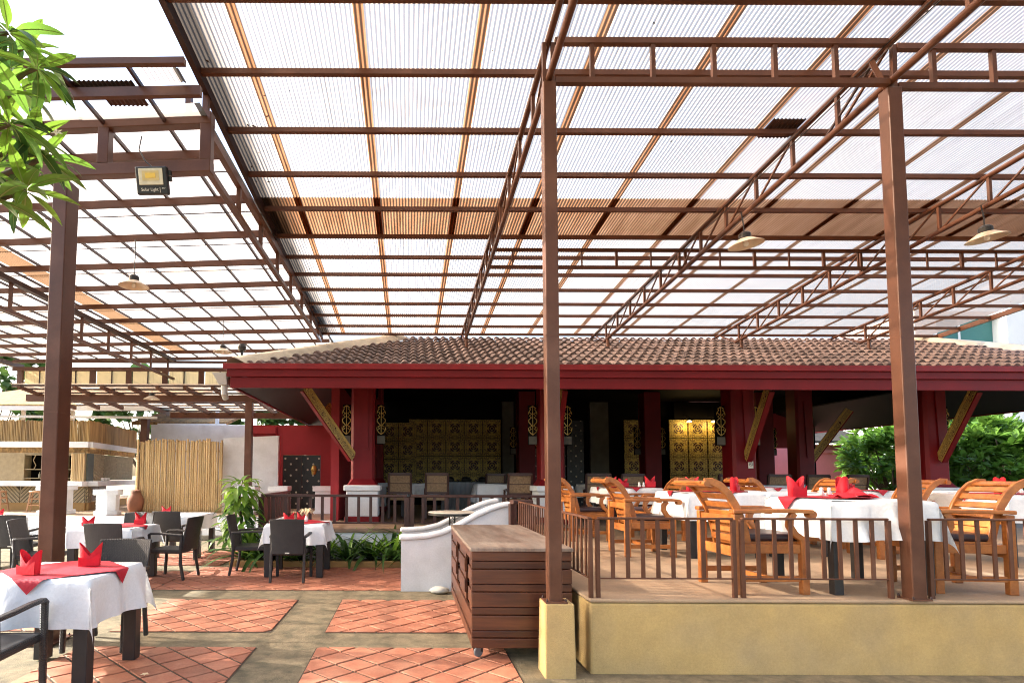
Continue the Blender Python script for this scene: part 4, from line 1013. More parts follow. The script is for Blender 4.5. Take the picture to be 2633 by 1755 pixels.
# thatched umbrella-like roofs behind the bar
th = thing('thatched_shelter', 'pale beams with woven thatch ceiling above and behind the bamboo bar', 'shelter')
MB().prism([(BY + 1.0, 3.42), (BY + 6, 4.6), (BY + 6, 4.7), (BY + 1.0, 3.52)], 'x', -14.5, -7.4).build('thatch_slope', THATCH, th)
MB().prism([(BY + 3.0, 3.1), (BY + 8, 4.3), (BY + 8, 4.4), (BY + 3.0, 3.2)], 'x', -9.0, -5.9).build('thatch_slope', THATCH, th)
for x in (-13, -11.6, -10.2, -8.8, -7.5): MB().bar((x, BY + 1.0, 3.39), (x + 1.3, BY + 5, 4.3), .08, .06).build('pale_rafter', BWHITE, th)
MB().bar((-14.5, BY + .95, 3.40), (-7.4, BY + .95, 3.40), .08, .12).build('pale_beam', BWHITE, th); MB().bar((-14.5, BY + 1.2, 3.2), (-7.4, BY + 1.2, 3.16), .06, .07).build('pale_beam', BWHITE, th)
MB().bar((-8.1, BY + 2.9, 3.06), (-5.9, BY + 2.9, 3.06), .08, .16).build('pale_beam', BWHITE, th)
for x in (-12.5, -10.9, -6.2): MB().box(x - .05, x + .05, BY + 2.9, BY + 3.0, .5, 3.6).build('pale_post', BWHITE, th)

# ================================================================== FAR BUILDINGS
fb = thing('modern_building', 'tall white building with teal glass far behind on the right', 'building')
for k in range(6):
    x = 35.2 + k * 6.4
    MB().box(x, x + 1.5, 40, 41.2, 0, 13.2).build('pier', BWHITE, fb)
    for j in range(2): MB().box(x + 1.53, x + 6.37, 40.96, 41.0, 3.2 + 7.2 * j, 3.35 + 7.2 * j).build('transom', BWHITE, fb); MB().box(x + 3.9, x + 4.05, 40.955, 40.995, 7.2 * j + 1.2, 7.4 * j + 5.5).build('mullion', BWHITE, fb)
    for j in range(2): MB().box(x + 1.52, x + 6.38, 41.0, 41.2, 7 * j + 1.2, 7.4 * j + 5.5).build('window', TEAL, fb)
    for z0_, z1_ in ((-.3, 1.18), (5.52, 8.18), (12.92, 13.2)): MB().box(x + 1.51, x + 6.39, 40.5, 41.25, z0_, z1_).build('spandrel', BWHITE, fb)
MB().box(35.0, 74, 41.26, 60, 0, 13).build('body', BWHITE, fb)
bb_ = thing('pale_blue_building', 'small pale blue far building behind the left end of the tiled roof', 'building')
MB().box(-6.0, 1.2, 44, 50, 0, 11.6).build('wall', pm('pale_blue_paint', (.45, .6, .72), .7, .1, 1), bb_); MB().box(-2.4, -.4, 43.95, 43.99, 10.3, 10.9).build('window', TEAL, bb_); MB().box(-6.2, 1.4, 43.9, 50, 11.6, 11.8).build('roof_slab', BWHITE, bb_)
pk = thing('red_outbuilding', 'sunlit red painted outbuilding with grey tiled roof behind the pavilion', 'building')
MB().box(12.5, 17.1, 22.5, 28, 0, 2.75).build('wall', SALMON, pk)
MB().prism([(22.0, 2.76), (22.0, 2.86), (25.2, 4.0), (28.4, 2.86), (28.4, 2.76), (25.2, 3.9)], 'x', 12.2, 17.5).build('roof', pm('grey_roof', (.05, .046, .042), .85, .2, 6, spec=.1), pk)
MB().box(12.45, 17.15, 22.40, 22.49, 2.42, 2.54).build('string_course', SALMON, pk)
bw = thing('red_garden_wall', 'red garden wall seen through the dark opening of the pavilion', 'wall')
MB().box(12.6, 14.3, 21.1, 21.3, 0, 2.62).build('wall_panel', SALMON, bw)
sp_ = thing('frame_post', 'dark pavilion screen post in front of the red garden wall', 'screen')
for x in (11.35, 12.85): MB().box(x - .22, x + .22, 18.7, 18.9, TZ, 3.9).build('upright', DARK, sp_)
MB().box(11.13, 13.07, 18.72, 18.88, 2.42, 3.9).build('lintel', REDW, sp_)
lt = thing('wall_lantern', 'small white wall lamp with cable hanging before the red garden wall', 'lamp', (12.35, 18.66, 2.35))
MB().lathe([(.03, .14), (.045, .12), (.045, -.14), (.03, -.16)], 12).build('lamp_body', PORC, lt); MB().tube([(0, 0, -.16), (.02, 0, -.3), (.1, 0, -.28), (.18, .02, -.1)], .01, 6).build('cable', BLACK, lt)

# ================================================================== VEGETATION
def leaf_mesh(L, W, bend, fold, nseg=6, name='leaf', mat=LEAF, tip=.75, stem=.1, wave=0., rib=False):
    """a blade along +x, arching down, folded along its midrib"""
    vs = []; fs = []
    for i in range(nseg + 1):
        t = i / nseg; x = L * t
        if t < stem: w = .012 * L + .0
        else:
            u = (t - stem) / (1 - stem); w = W / 2 * (math.sin(math.pi * u ** tip) ** .8) if u < 1 else 0
        ang = bend * t; xx = L * math.sin(ang) / bend if bend else x; zz = -L * (1 - math.cos(ang)) / bend if bend else 0
        wv = wave * math.sin(9 * t)
        vs += [(xx, -w, zz + fold * w + wv), (xx, 0, zz), (xx, w, zz + fold * w - wv)]
    for i in range(nseg):
        a = i * 3; fs += [(a, a + 1, a + 4, a + 3), (a + 1, a + 2, a + 5, a + 4)]
    if rib:                                               # pale midrib standing a little under and over the blade
        k0 = len(vs)
        for i in range(nseg + 1):
            c = vs[i * 3 + 1]; w = .004 * (1 - .8 * i / nseg)
            vs += [(c[0], -w, c[2] + .0006 + w * fold), (c[0], w, c[2] + .0006 + w * fold), (c[0], -w, c[2] - .003), (c[0], w, c[2] - .003)]
        for i in range(nseg):
            a = k0 + i * 4; fs += [(a, a + 1, a + 5, a + 4), (a + 2, a + 3, a + 7, a + 6)]
    me = MB().add(vs, fs).mesh(name, mat, True)
    if rib:
        me.materials.append(RIB)
        for p in me.polygons:
            if min(p.vertices) >= k0: p.material_index = 1
    return me
def orient(o, d, roll_=0., scale=1.):
    d = Vector(d).normalized(); q_ = d.to_track_quat('X', 'Z'); o.rotation_mode = 'QUATERNION'
    from mathutils import Quaternion
    o.rotation_quaternion = q_ @ Quaternion((1, 0, 0), roll_); o.scale = (scale,) * 3
# --- frangipani branch at the upper left, close to the camera
fr = thing('frangipani_tree', 'leafy frangipani branches hanging in at the upper left corner', 'tree')
qf = random.Random(21)
FL = [leaf_mesh(.30, .078, .5, .25, 8, mat=LEAFY, wave=.002, rib=True), leaf_mesh(.33, .085, .9, .2, 8, mat=LEAF, wave=.003, rib=True), leaf_mesh(.27, .075, .35, .3, 8, mat=LEAFY, rib=True), leaf_mesh(.31, .07, 1.2, .2, 8, mat=LEAFD, rib=True)]
def upx(px, py, Y):                                   # point at depth Y under a given place of the view, used to lay the branch out in metres
    v = rt * ((px - 1050.) / 1500.) + up * ((1222 - 1500 * .105 - py) / 1500.) + fw
    s = Y / v.y; return Vector((0, 0, 1.49)) + v * s
clus = [(upx(95, 112, 3.35), 15), (upx(25, 255, 3.2), 14), (upx(66, 425, 3.35), 15), (upx(-25, 70, 3.0), 12), (upx(110, 345, 3.6), 12), (upx(20, 20, 3.15), 13), (upx(-40, 370, 3.3), 9), (upx(50, 170, 3.7), 12), (upx(10, 330, 3.7), 9), (upx(-30, 180, 3.1), 8), (upx(60, 60, 3.5), 13), (upx(75, 300, 3.45), 12), (upx(-10, 450, 3.2), 8)]
base = Vector((-4.2, 3.2, 2.6))
MB().tube([(-4.35, 3.1, -.05), (-4.3, 3.15, 1.2), base], [.13, .11, .09], 10).build('trunk', BARK, fr, smooth=True)
for c, n_ in clus:
    mid = base.lerp(c, .55) + Vector((0, 0, -.12)); MB().tube([base, mid, c + Vector((-.06, 0, -.02)), c], [.05, .028, .017, .012], 7).build('branch', BARK, fr, smooth=True)
    off = qf.uniform(0, 6.28)
    for i in range(n_):
        a = off + i * 2.399; el = -.55 + 1.25 * ((i + .5) / n_) + qf.uniform(-.15, .15)
        dvec = Vector((math.cos(a) * math.cos(el), math.sin(a) * math.cos(el) * .9, math.sin(el)))
        o = inst('leaf', FL[qf.randrange(4)], fr, c + dvec * .015); orient(o, dvec, qf.uniform(-.5, .5), qf.uniform(.72, 1.06))
fw_me = MB()
for k in range(5):
    a = 2 * math.pi * k / 5; fw_me.add([(0, 0, 0), (.018 * math.cos(a - .5), .018 * math.sin(a - .5), .008), (.036 * math.cos(a), .036 * math.sin(a), .004), (.018 * math.cos(a + .5), .018 * math.sin(a + .5), .008)], [(0, 1, 2, 3)])
fm = fw_me.mesh('flower', PETAL)
o = inst('frangipani_flower', fm, fr, upx(148, 278, 3.3)); o.rotation_euler = (1.1, .3, 0)
o = inst('fallen_flower', fm, None, (-1.935, 4.395, .022)); tag(o, 'small cream fallen blossom on the terracotta tiles', 'flower')
# --- leafy trees at the right behind the pavilion
def bush(name, label, cx, cy, z0, rx, ry, rz_, nobj, nst, meshes, seed, cat='tree', trunk_h=None, scale=1., group=None):
    q_ = random.Random(seed); t = thing(name, label, cat, (cx, cy, 0), group=group)
    zc = z0 + rz_
    MB().tube([(0, 0, -.05), (.05, .02, z0 * .6), (0, 0, zc)], [.14, .11, .05], 9).build('trunk', BARK, t, smooth=True)
    limbs = MB()
    tips = []
    for i in range(26):
        a, e = q_.uniform(0, 6.28), q_.uniform(-.35, 1.2); r_ = q_.uniform(.62, 1.0)
        p = Vector((rx * r_ * math.cos(a) * math.cos(e), ry * r_ * math.sin(a) * math.cos(e), zc + rz_ * r_ * math.sin(e)))
        tips.append(p); limbs.tube([(0, 0, z0 * .8), tuple(p * .5 + Vector((0, 0, z0 * .3))), tuple(p)], [.045, .028, .012], 6)
    limbs.build('limbs', BARK, t)
    allp = []
    for i in range((nobj + nst) // 11):
        a, e = q_.uniform(0, 6.28), q_.uniform(-.5, 1.45); r_ = q_.uniform(.55, 1.0) ** .6
        bump_ = 1 + .16 * math.sin(3 * a + seed) + .12 * math.sin(5 * e + 2 * a)
        c = Vector((rx * r_ * bump_ * math.cos(a) * math.cos(e), ry * r_ * bump_ * math.sin(a) * math.cos(e), zc + rz_ * r_ * bump_ * math.sin(e)))
        out = Vector((c.x / rx, c.y / ry, (c.z - zc) / rz_ + .35)).normalized()
        for j in range(11):
            d_ = (out * .75 + Vector((q_.gauss(0, .6), q_.gauss(0, .6), q_.gauss(0, .5)))).normalized()
            allp.append((c, d_, q_.uniform(-.7, .7), q_.uniform(.7, 1.15) * scale, q_.randrange(len(meshes))))
    allp.sort(key=lambda s: s[0].y)
    st_ = MB()
    for k, (c, d_, ro, sc_, mi) in enumerate(allp):
        if k < nobj:
            o = inst('leaf', meshes[mi], t, c); orient(o, d_, ro, sc_)
        else:
            from mathutils import Quaternion
            mt = (d_.to_track_quat('X', 'Z') @ Quaternion((1, 0, 0), ro)).to_matrix()
            st_.add([mt @ (v.co * sc_) + c for v in meshes[mi].vertices], [tuple(p.vertices) for p in meshes[mi].polygons])
    if st_.v:
        me = st_.mesh('foliage', meshes[0].materials[0], True); o = inst('foliage', me, t); stuff(o)
    return t
BL = [leaf_mesh(.34, .12, .5, .2, 4, mat=LEAF), leaf_mesh(.30, .11, .8, .25, 4, mat=LEAFY), leaf_mesh(.36, .12, .3, .2, 4, mat=LEAF)]
bush('frangipani_tree', 'broad bright green frangipani tree at the right picture edge behind the armchair', 16.3, 15.8, .55, 2.3, 1.5, 1.15, 220, 5200, BL, 4, scale=1.0)
bush('frangipani_tree', 'green frangipani tree between the red outbuilding and the thick column', 15.3, 18.4, .8, 1.55, 1.2, 1.0, 180, 2600, BL, 9)
bush('garden_shrub', 'low bright shrub under the frangipani behind the thick column', 14.9, 17.2, .1, 1.2, .8, .55, 80, 1300, BL, 12, cat='shrub', scale=.75)
bush('garden_shrub', 'tall hedge shrub far behind the right frangipani tree', 19.5, 21.5, .5, 3.2, 1.6, 1.9, 40, 2200, BL, 15, cat='shrub', scale=1.3)
bush('garden_shrub', 'dense green shrub filling the gap behind the two frangipani trees', 18.0, 20.6, .2, 2.4, 1.2, 1.5, 60, 2600, BL, 19, cat='shrub', scale=1.1)
bush('garden_shrub', 'dark far tree rising behind the grey roof of the outbuilding', 16.0, 33, 1.0, 5.5, 2.5, 2.6, 0, 1600, BL, 17, cat='tree', scale=2.0)
# far trees seen under and above the left roofs: crowns of coarse leaves
FLM = [leaf_mesh(.7, .42, .5, .2, 3, mat=LEAFF), leaf_mesh(.6, .36, .9, .3, 3, mat=LEAFF)]
for i, (x, y, z0, rx, rz_, lab) in enumerate(((-19.5, 27, 2.0, 3.4, 3.2, 'far green tree behind the bar at the left picture edge'), (-13.0, 29, 1.5, 3.0, 2.4, 'far green tree above the bamboo bar, behind the thick column'), (-8.2, 31, 1.2, 2.6, 2.2, 'far green tree seen between the pergola posts'), (-3.8, 33, 1.4, 2.4, 2.2, 'far green tree behind the white boundary wall'))):
    bush('far_tree', lab, x, y, z0, rx, rx * .7, rz_, 0, 1500, FLM, 30 + i, group='trees beyond the left roofs')
# --- planting bed with strap leaved lilies
bed = thing('planting_bed', 'low planting bed with ochre kerb before the pavilion plinth', 'planting bed')
MB().box(-2.78, 1.0, 9.55, 9.66, 0, .10).build('kerb', OCHW, bed, bevel=.012); MB().box(-2.9, -2.785, 9.55, 10.25, 0, .10).build('kerb', OCHW, bed, bevel=.012); MB().box(-2.783, 1.0, 9.662, 10.27, 0, .05).build('soil', SOIL, bed)
SLM = [leaf_mesh(.74, .062, 1.3, .35, 8, mat=LEAFD, tip=.45, stem=.0), leaf_mesh(.84, .066, 1.8, .35, 8, mat=LEAFD, tip=.45, stem=.0), leaf_mesh(.66, .058, .8, .35, 8, mat=LEAF, tip=.45, stem=.0)]
ql = random.Random(77)
lil = [(-2.55, 9.85, 1), (-2.2, 9.95, 1.05), (-1.85, 9.85, .85), (-1.0, 9.9, .9), (-.62, 10.0, 1.0), (-.28, 9.85, 1.05), (.12, 9.95, 1.1), (.52, 9.85, .95), (-1.4, 9.98, .8), (-2.75, 10.05, 1.1), (.85, 9.95, .85)]
order = ['leftmost', 'second from the left', 'third from the left', 'sixth from the left', 'seventh from the left', 'eighth from the left', 'ninth from the left', 'tenth from the left', 'fifth from the left', 'far left rear', 'rightmost']
for (x, y, s), wd in zip(lil, order):
    t = thing('lily_plant', 'strap leaved green lily in the planting bed, ' + wd, 'plant', (x, y, .05), group='lilies in the planting bed')
    for i in range(30):
        a = i * 2.399 + ql.uniform(-.3, .3); el = ql.uniform(.55, 1.35)
        d_ = Vector((math.cos(a) * math.cos(el), math.sin(a) * math.cos(el), math.sin(el)))
        o = inst('leaf', SLM[ql.randrange(3)], t, Vector((math.cos(a), math.sin(a), 0)) * .03); orient(o, d_, ql.uniform(-.3, .3), 1.3 * s * ql.uniform(.75, 1.1))
# tall shrub in the bed
ts = thing('mango_shrub', 'tall young shrub with drooping leaves at the left end of the planting bed', 'shrub', (-2.86, 10.0, .05))
MB().tube([(0, 0, 0), (.03, 0, .5), (-.02, .02, 1.05), (.03, 0, 1.36)], [.03, .024, .016, .008], 7).build('stem', BARK, ts)
ML = [leaf_mesh(.32, .10, 1.1, .3, 6, mat=LEAF, tip=.8), leaf_mesh(.36, .105, 1.5, .3, 6, mat=LEAFY, tip=.8), leaf_mesh(.30, .09, .8, .3, 6, mat=LEAFD, tip=.8)]
for i in range(170):
    h = .28 + 1.06 * (i / 170) ** .8; a = i * 2.399; el = ql.uniform(-.5, .45) if i < 155 else ql.uniform(.2, 1.0)
    d_ = Vector((math.cos(a) * math.cos(el), math.sin(a) * math.cos(el), math.sin(el)))
    rr = ql.uniform(.02, .30) * (1.25 - .75 * i / 170)
    o = inst('leaf', ML[0 if ql.random() < .45 else (1 if i > 100 else 2)], ts, (d_.x * rr, d_.y * rr, h)); orient(o, d_, ql.uniform(-.4, .4), ql.uniform(.75, 1.1))
# ================================================================== FURNITURE
# --- wicker armchair (faces +x)
def wicker_chair():
    t = thing('wicker_chair', 'x', 'chair', group='black wicker armchairs')
    def leg(pts, w): return MB().ribbon(pts, (0, 1, 0), w, w * .95)
    for s in (-1, 1):
        y = s * .245
        leg([(.235, y, 0), (.225, y, .3), (.22, y, .63)], .042).build('leg', WICK, t, bevel=.01)
        leg([(-.30, y * .93, 0), (-.255, y * .93, .22), (-.245, y * .93, .42), (-.262, y * .93, .62)], .040).build('leg', WICK, t, bevel=.01)
        MB().ribbon([(-.275, y * .95, .625), (-.15, y * 1.02, .635), (.05, y * 1.04, .648), (.19, y * 1.02, .645), (.235, y, .615)], (0, 1, 0), .05, .03).build('arm', WICK, t, bevel=.01)
    b = MB(); n = 10; vs = []; fs = []
    for i in range(n + 1):                                # woven back: bowed and raked, slightly wider at the top
        u = i / n * 2 - 1
        for th in (0, 1):
            for k in range(6):
                v = k / 5; hw = .222 + .016 * v; zz = .385 + .485 * v + (.008 * (1 - u * u) if k == 5 else 0)
                xx = -.235 - .085 * v - .02 * v * v - .022 * (1 - u * u) - .032 * th + .008 * th * v
                vs.append((xx, u * hw, zz))
    def id_(i, th, k): return i * 12 + th * 6 + k
    for i in range(n):
        for k in range(5):
            fs += [(id_(i, 0, k), id_(i + 1, 0, k), id_(i + 1, 0, k + 1), id_(i, 0, k + 1)), (id_(i, 1, k), id_(i, 1, k + 1), id_(i + 1, 1, k + 1), id_(i + 1, 1, k))]
        fs += [(id_(i, 0, 5), id_(i + 1, 0, 5), id_(i + 1, 1, 5), id_(i, 1, 5)), (id_(i, 0, 0), id_(i, 1, 0), id_(i + 1, 1, 0), id_(i + 1, 0, 0))]
    for k in range(5):
        fs += [(id_(0, 0, k), id_(0, 0, k + 1), id_(0, 1, k + 1), id_(0, 1, k)), (id_(n, 0, k), id_(n, 1, k), id_(n, 1, k + 1), id_(n, 0, k + 1))]
    bk = b.add(vs, fs).build('backrest', WICK, t, bevel=.008); smooth_by_angle(bk, 50)
    MB().box(-.302, -.30, -.03, .03, .398, .415).build('maker_tag', IVORY, bk)
    MB().box(-.25, .245, -.235, .235, .365, .425).build('seat', WICK, t, bevel=.018)
    return t
WC = Maker(wicker_chair())
HP = math.pi / 2
WC('black wicker armchair cut off at the lower left corner', (-2.66, 3.73, .012), HP + .06)
WC('dark wicker armchair facing us across the nearest dining table', (-2.63, 5.18, .012), -HP + .05)
WC('dark wicker armchair with its back to us before the second courtyard table', (-3.78, 7.62, .012), HP)
WC('wicker armchair with a white lit edge facing left beside the second courtyard table', (-3.42, 8.55, .012), math.pi - .12)
WC('dark wicker armchair with its back to us before the far courtyard table', (-3.98, 10.05, .012), HP - .05)
WC('wicker armchair facing right, just left of the thick brown column', (-4.92, 7.95, .012), .15)
WC('dark wicker armchair with its back to us at far left behind the column', (-5.95, 9.05, .012), HP + .1)
WC('wicker armchair with a white lit edge at the left picture edge', (-6.55, 9.3, .012), .1)
WC('wicker armchair almost hidden behind the second courtyard table', (-4.3, 9.05, .012), -HP)
WC('black wicker armchair with its back to us before the table at the planting bed', (-1.665, 8.42, .012), HP)
WC('black wicker armchair seen from the side, facing right to the table at the planting bed', (-2.34, 8.92, .012), .05)

# --- tables, cloths and what lies on them
def table_mesh(top, h, a, mat=LEGB, leg=.05):
    t = thing('dining_table', 'x', 'table')
    MB().box(-a + .005, a - .005, -a + .005, a - .005, h - .03, h).build('table_top', mat, t)
    for sx in (-1, 1):
        for sy in (-1, 1):
            MB().box(sx * (a - .045) - leg, sx * (a - .045) + leg, sy * (a - .045) - leg, sy * (a - .045) + leg, 0, h - .03).build('leg', mat, t, bevel=.006)
    return t
def cloth_mesh(a, over, seed, th=.004, kx=.27, n=44, asym=(0, 0)):
    q = random.Random(seed); S = a + over; vs = []; fs = []
    p1, p2, p3 = q.uniform(0, 6), q.uniform(0, 6), q.uniform(0, 6)
    for i in range(n + 1):
        for j in range(n + 1):
            u, v = -S + 2 * S * i / n + asym[0], -S + 2 * S * j / n + asym[1]
            du, dv = max(0, abs(u) - a), max(0, abs(v) - a); su, sv = (1 if u > 0 else -1), (1 if v > 0 else -1)
            x, y = max(-a, min(a, u)), max(-a, min(a, v)); z = .002 * math.sin(7 * u + p1) * math.sin(6 * v + p2)
            if du and dv:
                ph = math.atan2(dv, du); ro = math.hypot(du, dv); k = kx * math.sin(2 * ph)
                x += su * (ro * k * .72 + .012); y += sv * (ro * k * .72 + .012); z = -ro * math.sqrt(max(.05, 1 - k * k))
            elif du:
                f = .5 + .5 * math.sin(v * 13 + p1) * math.sin(v * 7 + p2); x += su * (.012 + du * (.03 + .30 * f * f)); z = -du * .985 + .01 * math.sin(5 * v + p3)
                y += .02 * du * math.sin(v * 17 + p2)
            elif dv:
                f = .5 + .5 * math.sin(u * 12 + p2) * math.sin(u * 8 + p3); y += sv * (.012 + dv * (.03 + .30 * f * f)); z = -dv * .985 + .01 * math.sin(6 * u + p1)
                x += .02 * dv * math.sin(u * 15 + p3)
            vs.append((x, y, z + th))
    for i in range(n):
        for j in range(n): fs.append((i * (n + 1) + j, (i + 1) * (n + 1) + j, (i + 1) * (n + 1) + j + 1, i * (n + 1) + j + 1))
    return MB().add(vs, fs).mesh('tablecloth', CLOTH, True)
def runner_mesh(a, half, ang, seed, th=.0105, n=26, half2=None, off=(0, 0)):
    """a red square laid corner-wise over the cloth; what passes the edge hangs down"""
    half2 = half2 or half; q = random.Random(seed); vs = []; fs = []; ca, sa = math.cos(ang), math.sin(ang)
    for i in range(n + 1):
        for j in range(n + 1):
            s, t = -half + 2 * half * i / n, -half2 + 2 * half2 * j / n
            u, v = s * ca - t * sa + off[0], s * sa + t * ca + off[1]
            A = a + .024; x, y = max(-A, min(A, u)), max(-A, min(A, v)); ex = max(0, abs(u) - A) + max(0, abs(v) - A)
            z = -ex + .003 * math.sin(9 * s + 4 * t + seed) * math.sin(5 * t) + .003
            if ex: x += (1 if u > 0 else -1) * (.01 + .03 * ex) if abs(u) > A else 0; y += (1 if v > 0 else -1) * (.01 + .03 * ex) if abs(v) > A else 0
            vs.append((x, y, z + th))
    for i in range(n):
        for j in range(n): fs.append((i * (n + 1) + j, (i + 1) * (n + 1) + j, (i + 1) * (n + 1) + j + 1, i * (n + 1) + j + 1))
    return MB().add(vs, fs).mesh('table_runner', RUNN, True)
def napkin_mesh(seed, tall=.17):
    """bishop's hat fold: a cuff with two peaks and an inner tuck"""
    q = random.Random(seed); vs = []; fs = []; n = 28
    for ring, (rr, zf) in enumerate(((.072, 0.), (.075, .45), (.068, 1.))):
        for i in range(n):
            a = 2 * math.pi * i / n
            pk = abs(math.cos(a)) ** 1.1
            h = tall * (.42 + .58 * pk) if ring == 2 else tall * .42 * zf / .45 * (1 if ring else 0)
            r_ = rr * (1 + (.22 * pk if ring == 2 else 0)); fl = 1 - (.10 * (1 - pk))
            vs.append((r_ * math.cos(a), r_ * .62 * math.sin(a) * fl, h))
    for k in range(2):
        for i in range(n): fs.append((k * n + i, k * n + (i + 1) % n, k * n + n + (i + 1) % n, k * n + n + i))
    b = MB().add(vs, fs)
    b.add([(-.072, -.0465, .0), (.072, -.0465, .0), (.076, -.045, tall * .55), (.0, -.052, tall * .28), (-.076, -.045, tall * .40)], [(0, 1, 2, 3, 4)])
    b.add([(-.05, 0, tall * .2), (.05, .0, tall * .2), (.045, .012, tall * .75), (0, .0, tall * .5), (-.045, -.012, tall * .78)], [(0, 1, 2, 3, 4)])
    me = b.mesh('napkin', NAPK, True); me.set_sharp_from_angle(angle=R(55)); return me
NP = [napkin_mesh(1), napkin_mesh(2, .18), napkin_mesh(3, .14)]
def place_table(x, y, z0, a, h, over, seed, label, runner_ang=None, runner_half=.4, leg=.05, rz=0., naps=(), shakers=None, asym=(0, 0), rh2=None, cm=None):
    t = table_mesh(None, h, a, leg=leg); t.location = (x, y, z0); t.rotation_euler = (0, 0, rz); t['label'] = label + ', table under a white cloth'
    c = inst('tablecloth', cloth_mesh(a, over, seed, asym=asym), None, (x, y, z0 + h), rz); tag(c, 'white tablecloth on the ' + label, 'tablecloth', 'white tablecloths')
    if cm: c.data.materials[0] = cm
    if runner_ang is not None:
        o = inst('table_runner', runner_mesh(a, runner_half, runner_ang, seed, half2=rh2), None, (x, y, z0 + h), rz); tag(o, 'red overlay cloth on the ' + label, 'table runner', 'red overlay cloths')
    for i, (nx, ny, ang, mi, lab) in enumerate(naps):
        o = inst('napkin', NP[mi], None, (x + nx, y + ny, z0 + h + .018), ang); tag(o, lab, 'napkin', 'folded red napkins')
    if shakers:
        for i, (nx, ny) in enumerate(shakers[:2]):
            o = inst('shaker', SHK, None, (x + nx, y + ny, z0 + h + .018)); tag(o, ('left' if i == 0 else 'right') + ' white shaker of the pair on the ' + label, 'shaker', 'white salt and pepper shakers')
    return t
SHK = MB().lathe([(.02, 0), (.024, .012), (.020, .035), (.013, .05), (.017, .062), (.014, .075), (.0, .08)], 14).mesh('shaker', PORC, True)
G = .012
# courtyard tables
place_table(-2.585, 4.45, G, .40, .755, .33, 3, 'nearest courtyard table at lower left', None, naps=[(-.10, -.25, -.2, 0, 'red folded napkin at the near edge of the nearest courtyard table'), (.115, .14, .25, 1, 'red folded napkin on the far side of the nearest courtyard table')], asym=(0, 0))
o = inst('table_runner', runner_mesh(.40, .375, R(45), 5), None, (-2.585, 4.45, G + .755), 0); tag(o, 'red overlay laid corner-wise on the nearest courtyard table', 'table runner', 'red overlay cloths')
place_table(-4.12, 8.28, G, .42, .75, .26, 8, 'second courtyard table right of the thick column', R(38), .36, naps=[(-.30, -.16, .3, 2, 'red folded napkin left on the second courtyard table'), (.26, .2, 0, 0, 'red folded napkin right on the second courtyard table, behind the dark chair')])
place_table(-4.15, 10.95, G, .42, .75, .26, 12, 'far courtyard table before the white steps', None, naps=[(-.32, -.1, .2, 2, 'red folded napkin on the far courtyard table before the bamboo screen')])
place_table(-7.0, 9.7, G, .42, .75, .26, 14, 'courtyard table at the left picture edge', None, naps=[(.16, .1, .2, 2, 'red folded napkin at the left picture edge, below the bar stool')])
place_table(-1.66, 8.98, G, .42, .755, .28, 17, 'courtyard table at the planting bed', R(45), .36, naps=[(-.16, -.02, .4, 2, 'red folded napkin left of the flower on the table at the planting bed'), (.02, .12, 0, 2, 'red folded napkin just under the flower on the table at the planting bed')])
# spider flower in a small vase
fl_ = thing('flower_vase', 'white spidery flower in a small vase on the table at the planting bed', 'flower', (-1.55, 8.95, G + .78))
MB().lathe([(.025, 0), (.03, .03), (.015, .07), (.02, .085)], 12).build('vase', PORC, fl_)
pt = MB(); qq = random.Random(2)
for i in range(26):
    a = i * 2.399; r1 = qq.uniform(.05, .11); pt.tube([(0, 0, .08), (math.cos(a) * r1 * .6, math.sin(a) * r1 * .6, .17 + qq.uniform(-.01, .03)), (math.cos(a) * r1 * 1.15, math.sin(a) * r1 * 1.15, .13 + qq.uniform(-.03, .03))], [.003, .004, .002], 4)
pt.build('petals', PETAL, fl_)
# terrace tables
T2 = TZ
place_table(3.79, 5.09, T2, .41, .745, .32, 21, 'nearest terrace table behind the thick column', None, leg=.036, naps=[(-.34, .12, .2, 1, 'red folded napkin at the left edge of the nearest terrace table'), (.0, .02, 1.2, 1, 'red folded napkin in the middle of the nearest terrace table')], shakers=[(-.02, .25), (.05, .25)])
place_table(3.66, 7.16, T2, .43, .745, .32, 22, 'second terrace table between the first two armchairs', R(45), .375, leg=.036, naps=[(-.21, -.05, .1, 0, 'red folded napkin left on the second terrace table'), (.33, .0, .8, 0, 'red folded napkin right on the second terrace table, behind the big armchair')])
place_table(3.62, 9.75, T2, .43, .745, .26, 23, 'third terrace table behind the second armchair', R(45), .37, leg=.036, naps=[(-.30, -.2, .1, 0, 'red folded napkin leftmost on the third terrace table'), (-.12, -.22, .3, 2, 'red folded napkin second from left on the third terrace table'), (.31, -.24, 0, 1, 'red folded napkin rightmost on the third terrace table')], shakers=[(.12, -.28), (.19, -.28)])
place_table(4.62, 7.25, T2, .36, .745, .26, 24, 'small terrace table right of the second one', None, leg=.036)
place_table(5.95, 9.9, T2, .45, .745, .26, 25, 'terrace table before the red pavilion column', R(45), .385, leg=.036, shakers=[(-.28, -.1), (-.2, -.1)])
place_table(6.2, 8.1, T2, .42, .745, .26, 26, 'terrace table behind the nearest one', R(45), .36, leg=.036, naps=[(-.2, -.1, .1, 2, 'red folded napkin on the terrace table behind the nearest one')])
place_table(6.75, 6.6, T2, .45, .745, .30, 27, 'terrace table at the right picture edge', R(45), .395, leg=.036, naps=[(-.28, -.2, .4, 1, 'red folded napkin behind the right armchair')], shakers=[(-.12, -.2), (-.05, -.2)])
place_table(7.35, 7.95, T2, .42, .745, .26, 28, 'terrace table seen between thick column and right armchair', None, leg=.036)
o = inst('table_runner', runner_mesh(.41, .33, R(45), 41, off=(-.09, .10)), None, (3.79, 5.09, T2 + .745)); tag(o, 'red overlay cloth on the nearest terrace table behind the thick column', 'table runner', 'red overlay cloths')
